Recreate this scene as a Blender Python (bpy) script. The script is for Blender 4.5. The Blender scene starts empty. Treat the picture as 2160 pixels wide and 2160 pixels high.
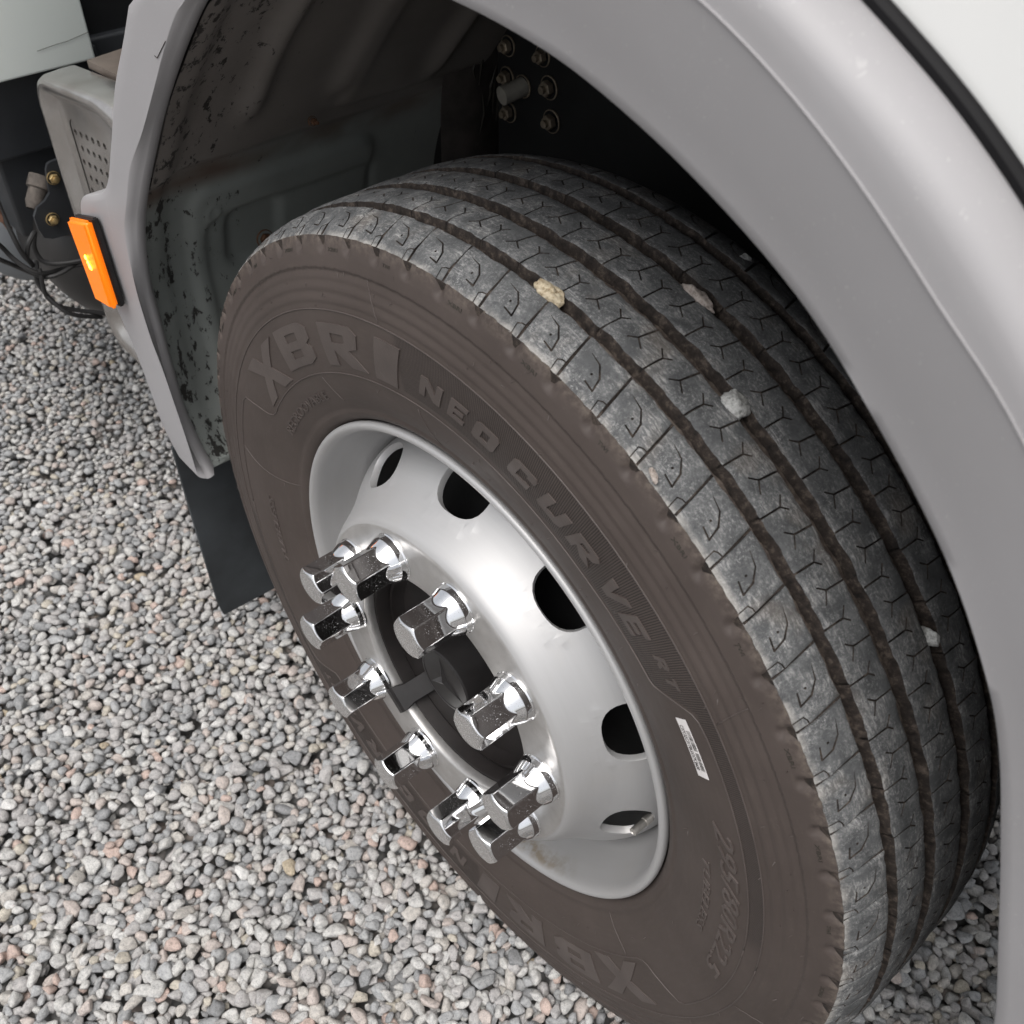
import bpy, math, random
import numpy as np
from mathutils import Vector, Matrix, geometry

SC = bpy.context.scene
COL = SC.collection
rnd = random.Random(7)
rng = np.random.default_rng(11)
PI = math.pi
ZC = 0.485                      # height of the wheel centre above the gravel

# ------------------------------------------------------------------ camera
RW = ((0.66391027, 0.74781224, 0.0), (0.50849175, -0.45144071, -0.73323763), (-0.54832408, 0.486804, -0.67997248))
cam = bpy.data.cameras.new('camera')
cam_o = bpy.data.objects.new('camera', cam)
COL.objects.link(cam_o)
Rm = Matrix((RW[0], [-a for a in RW[1]], [-a for a in RW[2]])).transposed()
cam_o.matrix_world = Matrix.Translation((0.58000208, -0.44427392, 1.39922367)) @ Rm.to_4x4()
cam.sensor_width = 36.0
cam.lens = 36.0
cam.clip_start = 0.02
cam.clip_end = 400.0
cam.dof.use_dof = True
cam.dof.focus_distance = 1.02
cam.dof.aperture_fstop = 11.0
SC.camera = cam_o

# ------------------------------------------------------------------ sky, sun, exposure
SUN_EL, SUN_AZ = math.radians(66), math.radians(-66)     # azimuth of the sun measured from +X
W = bpy.data.worlds.new("World")
SC.world = W
W.use_nodes = True
nt = W.node_tree
nt.nodes.clear()
wo = nt.nodes.new('ShaderNodeOutputWorld')
bg = nt.nodes.new('ShaderNodeBackground')
sky = nt.nodes.new('ShaderNodeTexSky')
sky.sky_type = 'NISHITA'
sky.sun_disc = False
sky.sun_elevation = SUN_EL
sky.sun_rotation = math.radians(90) - SUN_AZ
sky.dust_density = 4.0
sky.air_density = 1.0
hs = nt.nodes.new('ShaderNodeHueSaturation')
hs.inputs['Saturation'].default_value = 0.22
nt.links.new(sky.outputs[0], hs.inputs['Color'])
nt.links.new(hs.outputs[0], bg.inputs[0])
nt.links.new(bg.outputs[0], wo.inputs[0])
bg.inputs[1].default_value = 0.15
sun = bpy.data.lights.new('sun', 'SUN')
sun.energy = 1.5
sun.angle = math.radians(50)
sun.color = (1.0, 0.965, 0.93)
sun_o = bpy.data.objects.new('sun', sun)
COL.objects.link(sun_o)
sd = Vector((math.cos(SUN_EL) * math.cos(SUN_AZ), math.cos(SUN_EL) * math.sin(SUN_AZ), math.sin(SUN_EL)))
sun_o.rotation_euler = sd.to_track_quat('Z', 'Y').to_euler()
SC.view_settings.view_transform = 'Standard'
SC.view_settings.look = 'None'
SC.view_settings.gamma = 1.0
SC.view_settings.use_curve_mapping = False
SC.view_settings.exposure = 0.3
SC.cycles.max_bounces = 8


# ------------------------------------------------------------------ materials
class NT:
    """small helper round a material's node tree"""
    def __init__(self, name):
        self.m = bpy.data.materials.new(name)
        self.m.use_nodes = True
        self.t = self.m.node_tree
        self.b = self.t.nodes['Principled BSDF']

    def n(self, kind, **kw):
        x = self.t.nodes.new(kind)
        for k, v in kw.items():
            if k in x.bl_rna.properties:
                setattr(x, k, v)
            else:
                x.inputs[k.replace('_', ' ')].default_value = v
        return x

    def l(self, a, b):
        self.t.links.new(a, b)

    def val(self, v):
        if hasattr(v, 'is_linked') or isinstance(v, bpy.types.NodeSocket):
            return v
        x = self.t.nodes.new('ShaderNodeValue')
        x.outputs[0].default_value = v
        return x.outputs[0]

    def math(self, op, a, b=0.0, c=None):
        x = self.t.nodes.new('ShaderNodeMath')
        x.operation = op
        for i, v in enumerate((a, b, c)):
            if v is None:
                continue
            if isinstance(v, bpy.types.NodeSocket):
                self.l(v, x.inputs[i])
            else:
                x.inputs[i].default_value = v
        return x.outputs[0]

    def coord(self, which='Object'):
        return self.n('ShaderNodeTexCoord').outputs[which]

    def noise(self, scale, detail=4.0, rough=0.55, vec=None, dist=0.0):
        x = self.n('ShaderNodeTexNoise')
        x.inputs['Scale'].default_value = scale
        x.inputs['Detail'].default_value = detail
        x.inputs['Roughness'].default_value = rough
        x.inputs['Distortion'].default_value = dist
        self.l(vec if vec is not None else self.coord(), x.inputs['Vector'])
        return x.outputs['Fac']

    def stretch(self, sx, sy, sz, vec=None):
        x = self.n('ShaderNodeMapping')
        x.inputs['Scale'].default_value = (sx, sy, sz)
        self.l(vec if vec is not None else self.coord(), x.inputs['Vector'])
        return x.outputs[0]

    def ramp(self, fac, stops, interp='LINEAR'):
        x = self.n('ShaderNodeValToRGB')
        x.color_ramp.interpolation = interp
        e = x.color_ramp.elements
        while len(e) < len(stops):
            e.new(0.5)
        for i, (p, c) in enumerate(stops):
            e[i].position = p
            e[i].color = (*c, 1) if len(c) == 3 else c
        self.l(fac, x.inputs[0])
        return x.outputs[0]

    def band(self, fac, lo, hi):
        x = self.n('ShaderNodeMapRange')
        x.inputs['From Min'].default_value = lo
        x.inputs['From Max'].default_value = hi
        self.l(fac, x.inputs['Value'])
        return x.outputs[0]

    def mix(self, fac, a, b, mode='MIX'):
        x = self.n('ShaderNodeMix')
        x.data_type = 'RGBA'
        x.blend_type = mode
        for s, v in ((x.inputs[0], fac), (x.inputs[6], a), (x.inputs[7], b)):
            if isinstance(v, bpy.types.NodeSocket):
                self.l(v, s)
            elif isinstance(v, (int, float)):
                s.default_value = v
            else:
                s.default_value = (*v, 1)
        return x.outputs[2]

    def bump(self, h, strength=0.3, dist=0.001, normal=None):
        x = self.n('ShaderNodeBump')
        x.inputs['Strength'].default_value = strength
        x.inputs['Distance'].default_value = dist
        self.l(h, x.inputs['Height'])
        if normal is not None:
            self.l(normal, x.inputs['Normal'])
        return x.outputs[0]

    def set(self, **kw):
        for k, v in kw.items():
            s = self.b.inputs[k.replace('_', ' ')]
            if isinstance(v, bpy.types.NodeSocket):
                self.l(v, s)
            elif isinstance(v, (tuple, list)):
                s.default_value = (*v, 1) if len(v) == 3 else v
            else:
                s.default_value = v
        return self


def plain(name, col, rough=0.5, metal=0.0, var=0.12, scale=30.0, bump=0.0, spec=0.5):
    m = NT(name)
    f = m.noise(scale, 5)
    c = m.ramp(f, [(0.3, tuple(x * (1 - var) for x in col)), (0.7, tuple(min(1, x * (1 + var)) for x in col))])
    m.set(Base_Color=c, Roughness=rough, Metallic=metal)
    m.b.inputs['Specular IOR Level'].default_value = spec
    if bump:
        m.set(Normal=m.bump(m.noise(scale * 8, 3), bump, 0.001))
    return m.m


MAT = {}


def build_materials():
    # tread rubber: dusty grey running face, brown dusty flanks and floors
    m = NT('tread_rubber')
    top = m.n('ShaderNodeAttribute', attribute_name='top').outputs['Fac']
    co = m.coord()
    sep = m.n('ShaderNodeSeparateXYZ'); m.l(co, sep.inputs[0])
    ang = m.math('ARCTAN2', sep.outputs[2], sep.outputs[0])
    cmb = m.n('ShaderNodeCombineXYZ'); m.l(m.math('MULTIPLY', ang, 0.51), cmb.inputs[0]); m.l(sep.outputs[1], cmb.inputs[1])
    v = cmb.outputs[0]
    n1 = m.noise(46, 6, .62, v, .3)
    n2 = m.noise(420, 6, .82, m.stretch(.30, 1, 1, v), .6)
    n3 = m.noise(800, 3, .7, v)
    n4 = m.noise(20, 3, .5, v)
    base = m.ramp(n1, [(.28, (.066, .068, .070)), (.50, (.108, .111, .113)), (.72, (.165, .167, .168))])
    grit = m.math('MULTIPLY', m.band(n2, .50, .60), m.band(m.math('ADD', n1, m.math('MULTIPLY', m.math('SUBTRACT', n4, .5), .9)), .46, .66))
    base = m.mix(m.math('MULTIPLY', grit, .8), base, (.46, .455, .44))
    n6 = m.noise(300, 8, .92, v, .2)
    n7 = m.noise(34, 4, .6, v)
    base = m.mix(m.math('MULTIPLY', m.band(n6, .46, .36), .75), base, (.035, .036, .037))
    base = m.mix(m.math('MULTIPLY', m.math('MULTIPLY', m.band(n6, .52, .60), m.band(n7, .36, .60)), .85), base, (.44, .435, .425))
    n8 = m.noise(240, 4, .8, m.stretch(.12, 1, 1, v), .3)
    base = m.mix(m.math('MULTIPLY', m.math('MULTIPLY', m.band(n8, .56, .62), m.band(n7, .50, .62)), .7), base, (.42, .415, .41))
    base = m.mix(m.math('MULTIPLY', m.band(n3, .42, .30), .5), base, (.04, .039, .04))
    base = m.mix(m.math('MULTIPLY', m.band(n4, .56, .72), .32), base, (.20, .16, .125))
    base = m.mix(m.math('MULTIPLY', m.band(sep.outputs[1], -.0055, -.0105), m.math('MULTIPLY', m.band(n1, .40, .56), .7)), base, (.44, .42, .39))
    # darker towards the inner side of the tyre
    base = m.mix(m.math('MULTIPLY', m.band(sep.outputs[1], .07, .2), .32), base, (.05, .046, .043))
    fl = m.ramp(m.noise(130, 7, .74, co), [(.34, (.012, .010, .009)), (.52, (.040, .031, .026)), (.72, (.15, .12, .098))])
    col = m.mix(top, fl, base)
    hb = m.math('ADD', m.math('MULTIPLY', n2, .6), m.math('MULTIPLY', n3, .5))
    m.set(Base_Color=col, Roughness=m.math('SUBTRACT', .86, m.math('MULTIPLY', m.band(n1, .5, .3), .25)), Normal=m.bump(hb, .55, .0012))
    m.b.inputs['Specular IOR Level'].default_value = .35
    MAT['tread'] = m.m

    # sidewall rubber
    m = NT('sidewall_rubber')
    co = m.coord()
    sep = m.n('ShaderNodeSeparateXYZ'); m.l(co, sep.inputs[0])
    ang = m.math('ARCTAN2', sep.outputs[2], sep.outputs[0])
    r2 = m.math('ADD', m.math('MULTIPLY', sep.outputs[0], sep.outputs[0]), m.math('MULTIPLY', sep.outputs[2], sep.outputs[2]))
    rad = m.math('SQRT', r2)
    n1 = m.noise(9, 5, .6)
    n2 = m.noise(260, 3, .6)
    cmb = m.n('ShaderNodeCombineXYZ'); m.l(m.math('MULTIPLY', ang, .4), cmb.inputs[0]); m.l(m.math('MULTIPLY', rad, 5), cmb.inputs[1])
    n3 = m.noise(34, 4, .6, cmb.outputs[0])
    base = m.ramp(n1, [(.3, (.051, .0390, .0340)), (.7, (.071, .0555, .0490))])
    base = m.mix(m.math('MULTIPLY', m.band(n3, .56, .75), .5), base, (.085, .068, .057))
    base = m.mix(m.math('MULTIPLY', m.band(n2, .62, .75), .3), base, (.11, .09, .08))
    # dust near the shoulder edge, scuffed
    sh = m.math('MULTIPLY', m.band(rad, .487, .501), m.band(m.noise(150, 4, .7), .42, .68))
    base = m.mix(m.math('MULTIPLY', sh, .75), base, (.20, .165, .135))
    # radial hatch between the raised borders, on two halves of the ring
    deg = m.math('MULTIPLY', ang, 180 / PI)
    half = m.math('MODULO', m.math('ADD', deg, 540.0), 180.0)
    ma = m.math('MULTIPLY', m.band(half, 3.0, 6.0), m.band(half, 96.5, 95.5))
    inb = m.math('MULTIPLY', m.math('GREATER_THAN', half, 41.0), .051)
    mid = m.math('MULTIPLY', m.band(half, 43.0, 39.5), .043)
    lo = m.math('ADD', m.math('MAXIMUM', m.math('MULTIPLY', m.math('LESS_THAN', half, 39.5), .0), mid), .3735)
    lo2 = m.math('MAXIMUM', lo, m.math('MULTIPLY', m.math('LESS_THAN', half, 39.5), .4166))
    mr = m.math('MULTIPLY', m.math('GREATER_THAN', rad, lo2), m.math('LESS_THAN', rad, .4318))
    hm = m.math('MULTIPLY', ma, mr)
    wav = m.math('SINE', m.math('MULTIPLY', ang, 1240.0))
    hatch = m.math('MULTIPLY', hm, m.band(wav, -.2, .5))
    base = m.mix(m.math('MULTIPLY', hatch, .8), base, (.009, .007, .0065))
    h = m.math('ADD', m.math('MULTIPLY', m.math('SUBTRACT', 1.0, hatch), 1.0), m.math('MULTIPLY', n2, .12))
    m.set(Base_Color=base, Roughness=m.math('ADD', .5, m.math('MULTIPLY', n3, .2)), Normal=m.bump(h, .5, .0009))
    m.b.inputs['Specular IOR Level'].default_value = .42
    MAT['side'] = m.m

    m = NT('raised_rubber')  # paler than the sidewall: highlights of the raised edges put into the colour
    n1 = m.noise(22, 4)
    m.set(Base_Color=m.ramp(n1, [(.3, (.064, .051, .046)), (.7, (.090, .073, .066))]), Roughness=.5, Normal=m.bump(m.noise(300, 3), .18, .001))
    MAT['letter'] = m.m

    # painted silver wheel
    m = NT('silver_wheel_paint')
    co = m.coord()
    sep = m.n('ShaderNodeSeparateXYZ'); m.l(co, sep.inputs[0])
    ang = m.math('ARCTAN2', sep.outputs[2], sep.outputs[0])
    rad = m.math('SQRT', m.math('ADD', m.math('MULTIPLY', sep.outputs[0], sep.outputs[0]), m.math('MULTIPLY', sep.outputs[2], sep.outputs[2])))
    cmb = m.n('ShaderNodeCombineXYZ'); m.l(m.math('MULTIPLY', ang, .12), cmb.inputs[0]); m.l(m.math('MULTIPLY', rad, 8), cmb.inputs[1]); m.l(m.math('MULTIPLY', sep.outputs[1], 8), cmb.inputs[2])
    n1 = m.noise(40, 5, .6, cmb.outputs[0])
    n2 = m.noise(14, 5, .6)
    base = m.ramp(n1, [(.2, (.44, .436, .435)), (.8, (.462, .459, .459))])
    base = m.mix(m.math('MULTIPLY', m.band(n2, .55, .75), .18), base, (.45, .42, .38))
    # rust and dirt collected in the gutter low on the rim flange
    low = m.math('MULTIPLY', m.band(sep.outputs[2], -.22, -.26), m.math('MULTIPLY', m.band(rad, .2835, .2875), m.band(m.noise(60, 4, .6), .40, .62)))
    low = m.math('MULTIPLY', low, m.band(rad, .2935, .2905))
    base = m.mix(m.math('MULTIPLY', low, .6), base, (.22, .15, .06))
    m.set(Base_Color=base, Metallic=.42, Roughness=m.math('ADD', .44, m.math('MULTIPLY', n1, .06)), Normal=m.bump(m.math('ADD', m.math('MULTIPLY', n1, .25), m.math('MULTIPLY', m.noise(500, 2), .3)), .06, .0006))
    MAT['rim'] = m.m

    m = NT('polished_bolt_face')
    n1 = m.noise(60, 5, .6)
    m.set(Base_Color=m.ramp(n1, [(.3, (.44, .428, .415)), (.7, (.54, .53, .52))]), Metallic=.7, Roughness=.38, Normal=m.bump(m.noise(240, 3), .08, .0006))
    MAT['face'] = m.m

    m = NT('chrome')
    n1 = m.noise(760, 3, .6)
    n2 = m.noise(55, 4, .6, None, .5)
    sp = m.math('MULTIPLY', m.band(n1, .60, .72), m.band(n2, .42, .64))
    sep = m.n('ShaderNodeSeparateXYZ'); m.l(m.coord(), sep.inputs[0])
    tip = m.band(sep.outputs[1], .0012, .0004)
    m.set(Base_Color=m.mix(m.math('MULTIPLY', sp, .7), (.84, .84, .845), (.34, .34, .335)), Metallic=m.math('SUBTRACT', 1.0, sp),
          Roughness=m.math('ADD', m.math('ADD', .04, m.math('MULTIPLY', tip, .22)), m.math('MULTIPLY', sp, .5)), Normal=m.bump(m.math('ADD', m.math('MULTIPLY', m.noise(70, 2), .04), m.math('MULTIPLY', m.math('MULTIPLY', m.noise(620, 2), tip), 1.0)), .5, .0008))
    MAT['chrome'] = m.m

    m = NT('stainless_sheet')
    n1 = m.noise(14, 5, .6)
    m.set(Base_Color=m.ramp(n1, [(.3, (.40, .37, .345)), (.7, (.60, .585, .57))]), Metallic=.95, Roughness=.27, Normal=m.bump(m.noise(20, 3), .12, .004))
    MAT['steel'] = m.m

    # grey plastic fender
    m = NT('grey_fender_plastic')
    co = m.coord()
    n1 = m.noise(7, 4, .5)
    n2 = m.noise(900, 2)
    sc = m.noise(90, 3, .6, m.stretch(1.6, 1, .25), 1.2)
    sk = m.math('MULTIPLY', m.band(sc, .69, .72), m.band(m.noise(11, 2), .5, .62))
    fine = m.noise(650, 2, .5)
    ch = m.math('MULTIPLY', m.band(fine, .70, .725), m.band(m.noise(15, 3), .48, .6))
    base = m.ramp(n1, [(.3, (.315, .306, .311)), (.7, (.340, .331, .338))])
    base = m.mix(m.math('MULTIPLY', sk, .45), base, (.58, .57, .56))
    base = m.mix(m.math('MULTIPLY', ch, .6), base, (.60, .58, .56))
    m.set(Base_Color=base, Metallic=.0, Roughness=m.math('ADD', .46, m.math('MULTIPLY', n1, .08)), Normal=m.bump(n2, .06, .0006))
    MAT['fender'] = m.m

    m = NT('white_paint')
    n1 = m.noise(4, 4)
    m.set(Base_Color=m.ramp(n1, [(.3, (.78, .785, .77)), (.7, (.82, .82, .80))]), Roughness=.3)
    m.b.inputs['Coat Weight'].default_value = .4
    MAT['white'] = m.m
    m = NT('pale_green_white_paint')
    n1 = m.noise(4, 4)
    m.set(Base_Color=m.ramp(n1, [(.3, (.76, .81, .77)), (.7, (.79, .83, .795))]), Roughness=.35)
    MAT['panelwhite'] = m.m

    # wheel-arch liner: grey green steel with flung mud and rust
    m = NT('splashed_liner_steel')
    co = m.coord()
    sep = m.n('ShaderNodeSeparateXYZ'); m.l(co, sep.inputs[0])
    n1 = m.noise(6, 5, .6)
    chip = m.noise(56, 6, .72, m.stretch(1, 1.5, .66), .15)
    n5 = m.noise(9, 3, .5)
    grn = m.ramp(n1, [(.3, (.20, .216, .203)), (.7, (.26, .277, .262))])
    brn = m.ramp(n1, [(.3, (.150, .133, .121)), (.7, (.20, .18, .166))])
    upper = m.band(m.math('ADD', sep.outputs[2], m.math('MULTIPLY', m.math('SUBTRACT', n5, .5), .05)), .84, .885)
    base = m.mix(upper, grn, brn)
    ridge = m.math('MULTIPLY', m.band(sep.outputs[2], .825, .85), m.band(sep.outputs[2], .885, .86))
    base = m.mix(m.math('MULTIPLY', m.math('MULTIPLY', ridge, m.band(n5, .40, .62)), .75), base, (.085, .04, .022))
    edge = m.band(sep.outputs[1], .19, .0)
    cm = m.math('MULTIPLY', m.band(chip, m.n('ShaderNodeValue').outputs[0] and .60, .625), 1.0)
    cm = m.math('MULTIPLY', m.band(m.math('ADD', chip, m.math('MULTIPLY', m.math('SUBTRACT', edge, 1.0), .15)), .540, .562), 1.0)
    base = m.mix(m.math('MULTIPLY', cm, .92), base, (.014, .011, .0095))
    m.set(Base_Color=base, Roughness=.55, Normal=m.bump(m.math('SUBTRACT', m.math('MULTIPLY', m.noise(200, 3), .2), cm), .35, .0014))
    MAT['liner'] = m.m

    MAT['black'] = plain('black_chassis_paint', (.014, .0145, .0155), .5, 0, .3, 14, .05)
    MAT['blacksheet'] = plain('black_painted_sheet', (.022, .024, .027), .45, 0, .25, 10, .03)
    MAT['flap'] = plain('black_rubber_flap', (.040, .045, .049), .7, 0, .45, 7, .25)
    MAT['plastic'] = plain('black_plastic', (.016, .0145, .0145), .45, 0, .25, 40, .05, .3)
    MAT['hub'] = plain('brown_black_hub_cover', (.012, .0095, .009), .6, 0, .35, 24, .12, .25)
    MAT['greytank'] = plain('grey_air_tank_paint', (.16, .17, .18), .5, 0, .2, 8, .05)
    MAT['rubberseal'] = plain('black_rubber_seal', (.0045, .0042, .005), .6, 0, .2, 20, 0, .2)
    MAT['zinc'] = plain('yellow_zinc_bolt', (.42, .31, .15), .4, .75, .35, 90, .1)
    MAT['dullbolt'] = plain('dull_zinc_bolt', (.30, .25, .19), .5, .6, .35, 90, .1)
    MAT['rustbolt'] = plain('rusty_bolt', (.13, .065, .035), .75, .2, .5, 120, .4)
    MAT['cable'] = plain('black_cable', (.017, .0165, .0165), .5, 0, .25, 40)
    MAT['grime'] = plain('grimy_casting', (.075, .064, .055), .8, .1, .6, 60, .5)
    MAT['copper'] = plain('copper_connector', (.20, .11, .075), .5, .5, .3, 60)
    MAT['valve'] = plain('nickel_valve', (.5, .48, .45), .35, .8, .2, 90)
    MAT['sticker'] = plain('white_label_paper', (.72, .69, .68), .5, 0, .05, 60)
    MAT['ink'] = plain('black_print', (.03, .026, .02), .6, 0, .3, 300)
    MAT['rimback'] = plain('black_brake_drum', (.012, .012, .013), .55, 0, .4, 14, .3)

    m = NT('amber_lens')
    wv = m.n('ShaderNodeTexWave'); wv.inputs['Scale'].default_value = 190; m.l(m.coord(), wv.inputs['Vector'])
    m.set(Base_Color=(.85, .19, .003), Roughness=.25, Normal=m.bump(m.math('ADD', wv.outputs['Fac'], m.noise(420, 1)), .35, .0008), Emission_Color=(1.0, .21, .003))
    m.b.inputs['Emission Strength'].default_value = .42
    MAT['amber'] = m.m
    m = NT('lit_bulb')
    m.set(Base_Color=(1, .7, .1), Roughness=.4, Emission_Color=(1.0, .50, .03))
    m.b.inputs['Emission Strength'].default_value = 12
    MAT['bulb'] = m.m

    # gravel: one colour per stone (attribute on the joined gravel, object random on single stones)
    def stone(name, single):
        m = NT(name)
        if single:
            f = m.n('ShaderNodeObjectInfo').outputs['Random']
        else:
            f = m.n('ShaderNodeAttribute', attribute_name='rnd').outputs['Fac']
        G = 1.2
        stops = [(0, (.20, .202, .205)), (.05, (.255, .257, .259)), (.17, (.32, .309, .303)), (.40, (.38, .374, .362)), (.55, (.295, .298, .30)),
                 (.66, (.41, .403, .388)), (.76, (.37, .35, .325)), (.85, (.37, .325, .30)), (.915, (.37, .34, .29)), (.945, (.38, .297, .262)), (.965, (.45, .442, .43)), (.993, (.32, .27, .20))]
        base = m.ramp(f, [(p, tuple(G * x for x in c)) for p, c in stops], 'CONSTANT')
        co = m.coord('Object')
        co = m.n('ShaderNodeNewGeometry').outputs['Position']
        v = m.noise(170, 6, .78, co)
        base = m.mix(.85, base, m.ramp(v, [(.30, (.42, .43, .43)), (.48, (1, 1, 1)), (.70, (1.38, 1.37, 1.34))]), 'MULTIPLY')
        s2 = m.noise(640, 2, .6, co)
        base = m.mix(m.math('MULTIPLY', m.band(s2, .58, .66), .5), base, (.09, .088, .085))
        base = m.mix(m.math('MULTIPLY', m.band(s2, .38, .30), .3), base, (.55, .54, .53))
        m.set(Base_Color=base, Roughness=.82, Normal=m.bump(m.math('ADD', v, m.math('MULTIPLY', s2, .4)), .55, .0022))
        m.b.inputs['Specular IOR Level'].default_value = .3
        return m.m
    MAT['gravel'] = stone('crushed_gravel', False)
    MAT['stone'] = stone('gravel_stone', True)
    m = NT('cream_sandstone')
    v = m.noise(260, 5, .7)
    m.set(Base_Color=m.ramp(v, [(.35, (.30, .22, .13)), (.5, (.62, .52, .36)), (.7, (.78, .70, .55))]), Roughness=.9, Normal=m.bump(v, .8, .003))
    MAT['cream'] = m.m
    m = NT('white_grey_stone')
    v = m.noise(330, 5, .75)
    m.set(Base_Color=m.ramp(v, [(.33, (.13, .13, .12)), (.48, (.48, .48, .46)), (.7, (.72, .72, .70))]), Roughness=.9, Normal=m.bump(v, .7, .003))
    MAT['whitestone'] = m.m
    m = NT('pinkish_stone')
    v = m.noise(280, 5, .7)
    m.set(Base_Color=m.ramp(v, [(.33, (.20, .17, .15)), (.5, (.42, .36, .32)), (.7, (.55, .50, .46))]), Roughness=.9, Normal=m.bump(v, .7, .003))
    MAT['pinkstone'] = m.m
    # ground beneath the stones and out to the horizon
    m = NT('ground_gravel_bed')
    co = m.coord('Object')
    vo = m.n('ShaderNodeTexVoronoi'); vo.inputs['Scale'].default_value = 48; m.l(co, vo.inputs['Vector'])
    g = m.n('ShaderNodeSeparateColor'); m.l(vo.outputs['Color'], g.inputs[0])
    base = m.ramp(g.outputs[0], [(0, (.13, .13, .13)), (.35, (.27, .27, .265)), (.7, (.38, .375, .365)), (1, (.40, .34, .30))])
    base = m.mix(m.band(vo.outputs['Distance'], .35, .75), base, (.06, .058, .055))
    m.set(Base_Color=base, Roughness=.9, Normal=m.bump(m.math('SUBTRACT', 1.0, vo.outputs['Distance']), .8, .01))
    MAT['ground'] = m.m


build_materials()


# ------------------------------------------------------------------ object helpers
def mk(name, V, F, mat, parent=None, smooth=True, loc=(0, 0, 0), attrs=None, sharp=None):
    V = np.asarray(V, dtype=np.float32)
    me = bpy.data.meshes.new(name)
    me.from_pydata(V.tolist() if len(V) < 20000 else V, [], F if isinstance(F, list) else F.tolist())
    me.materials.append(mat)
    me.polygons.foreach_set('use_smooth', np.full(len(me.polygons), smooth))
    if attrs:
        for k, a in attrs.items():
            at = me.attributes.new(k, 'FLOAT', 'POINT')
            at.data.foreach_set('value', np.asarray(a, dtype=np.float32))
    if sharp is not None and smooth:
        me.set_sharp_from_angle(angle=math.radians(sharp))
    me.update()
    o = bpy.data.objects.new(name, me)
    COL.objects.link(o)
    o.location = loc
    if parent is not None:
        o.parent = parent
    return o


class MB:
    """collects shapes into one mesh"""
    def __init__(self):
        self.V = []
        self.F = []

    def add(self, V, F):
        k = len(self.V)
        self.V += [tuple(float(c) for c in v) for v in V]
        self.F += [tuple(int(i) + k for i in f) for f in F]
        return self

    def box(self, x0, x1, y0, y1, z0, z1, bev=0.0):
        if bev <= 0:
            V = [(x, y, z) for x in (x0, x1) for y in (y0, y1) for z in (z0, z1)]
            return self.add(V, [(0, 1, 3, 2), (4, 6, 7, 5), (0, 4, 5, 1), (2, 3, 7, 6), (0, 2, 6, 4), (1, 5, 7, 3)])
        import bmesh
        bm = bmesh.new()
        bmesh.ops.create_cube(bm, size=1)
        for v in bm.verts:
            v.co = ((x0 + x1) / 2 + v.co.x * (x1 - x0), (y0 + y1) / 2 + v.co.y * (y1 - y0), (z0 + z1) / 2 + v.co.z * (z1 - z0))
        bmesh.ops.bevel(bm, geom=bm.edges[:], offset=bev, segments=3, profile=.5, affect='EDGES')
        bm.verts.index_update()
        self.add([v.co for v in bm.verts], [[v.index for v in f.verts] for f in bm.faces])
        bm.free()
        return self

    def tube(self, pts, r, n=10, cap=True):
        pts = [Vector(p) for p in pts]
        k = len(pts)
        V, F = [], []
        up = None
        for i, p in enumerate(pts):
            t = (pts[min(i + 1, k - 1)] - pts[max(i - 1, 0)]).normalized()
            if up is None:
                up = t.orthogonal().normalized()
            up = (up - t * up.dot(t)).normalized()
            s = t.cross(up)
            rr = r[i] if isinstance(r, (list, tuple)) else r
            for j in range(n):
                a = 2 * PI * j / n
                V.append(p + (up * math.cos(a) + s * math.sin(a)) * rr)
        for i in range(k - 1):
            for j in range(n):
                F.append((i * n + j, i * n + (j + 1) % n, (i + 1) * n + (j + 1) % n, (i + 1) * n + j))
        if cap:
            F.append(tuple(range(n))[::-1])
            F.append(tuple((k - 1) * n + j for j in range(n)))
        return self.add(V, F)

    def lathe(self, prof, origin, axis, n=24):
        """prof = [(distance along axis, radius)]"""
        axis = Vector(axis).normalized()
        u = axis.orthogonal().normalized()
        w = axis.cross(u)
        origin = Vector(origin)
        V, F = [], []
        for d, r in prof:
            for j in range(n):
                a = 2 * PI * j / n
                V.append(origin + axis * d + (u * math.cos(a) + w * math.sin(a)) * r)
        for i in range(len(prof) - 1):
            for j in range(n):
                F.append((i * n + j, i * n + (j + 1) % n, (i + 1) * n + (j + 1) % n, (i + 1) * n + j))
        return self.add(V, F)

    def build(self, name, mat, parent=None, smooth=True, sharp=35, loc=(0, 0, 0)):
        return mk(name, self.V, self.F, mat, parent, smooth, loc, None, sharp)


def tag(o, label=None, cat=None, group=None, kind=None):
    if label: o['label'] = label
    if cat: o['category'] = cat
    if group: o['group'] = group
    if kind: o['kind'] = kind
    return o


def catmull(pts, n):
    P = np.array(pts, float)
    P = np.vstack([2 * P[0] - P[1], P, 2 * P[-1] - P[-2]])
    out = []
    m = len(P) - 3
    for i in range(m):
        p0, p1, p2, p3 = P[i:i + 4]
        for t in np.linspace(0, 1, n, endpoint=False):
            out.append(.5 * ((2 * p1) + (p2 - p0) * t + (2 * p0 - 5 * p1 + 4 * p2 - p3) * t * t + (3 * p1 - p0 - 3 * p2 + p3) * t ** 3))
    out.append(P[-2])
    return np.array(out)


def resample(P, n):
    P = np.array(P, float)
    d = np.r_[0, np.cumsum(np.linalg.norm(np.diff(P, axis=0), axis=1))]
    s = np.linspace(0, d[-1], n)
    return np.stack([np.interp(s, d, P[:, k]) for k in range(P.shape[1])], 1)


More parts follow.
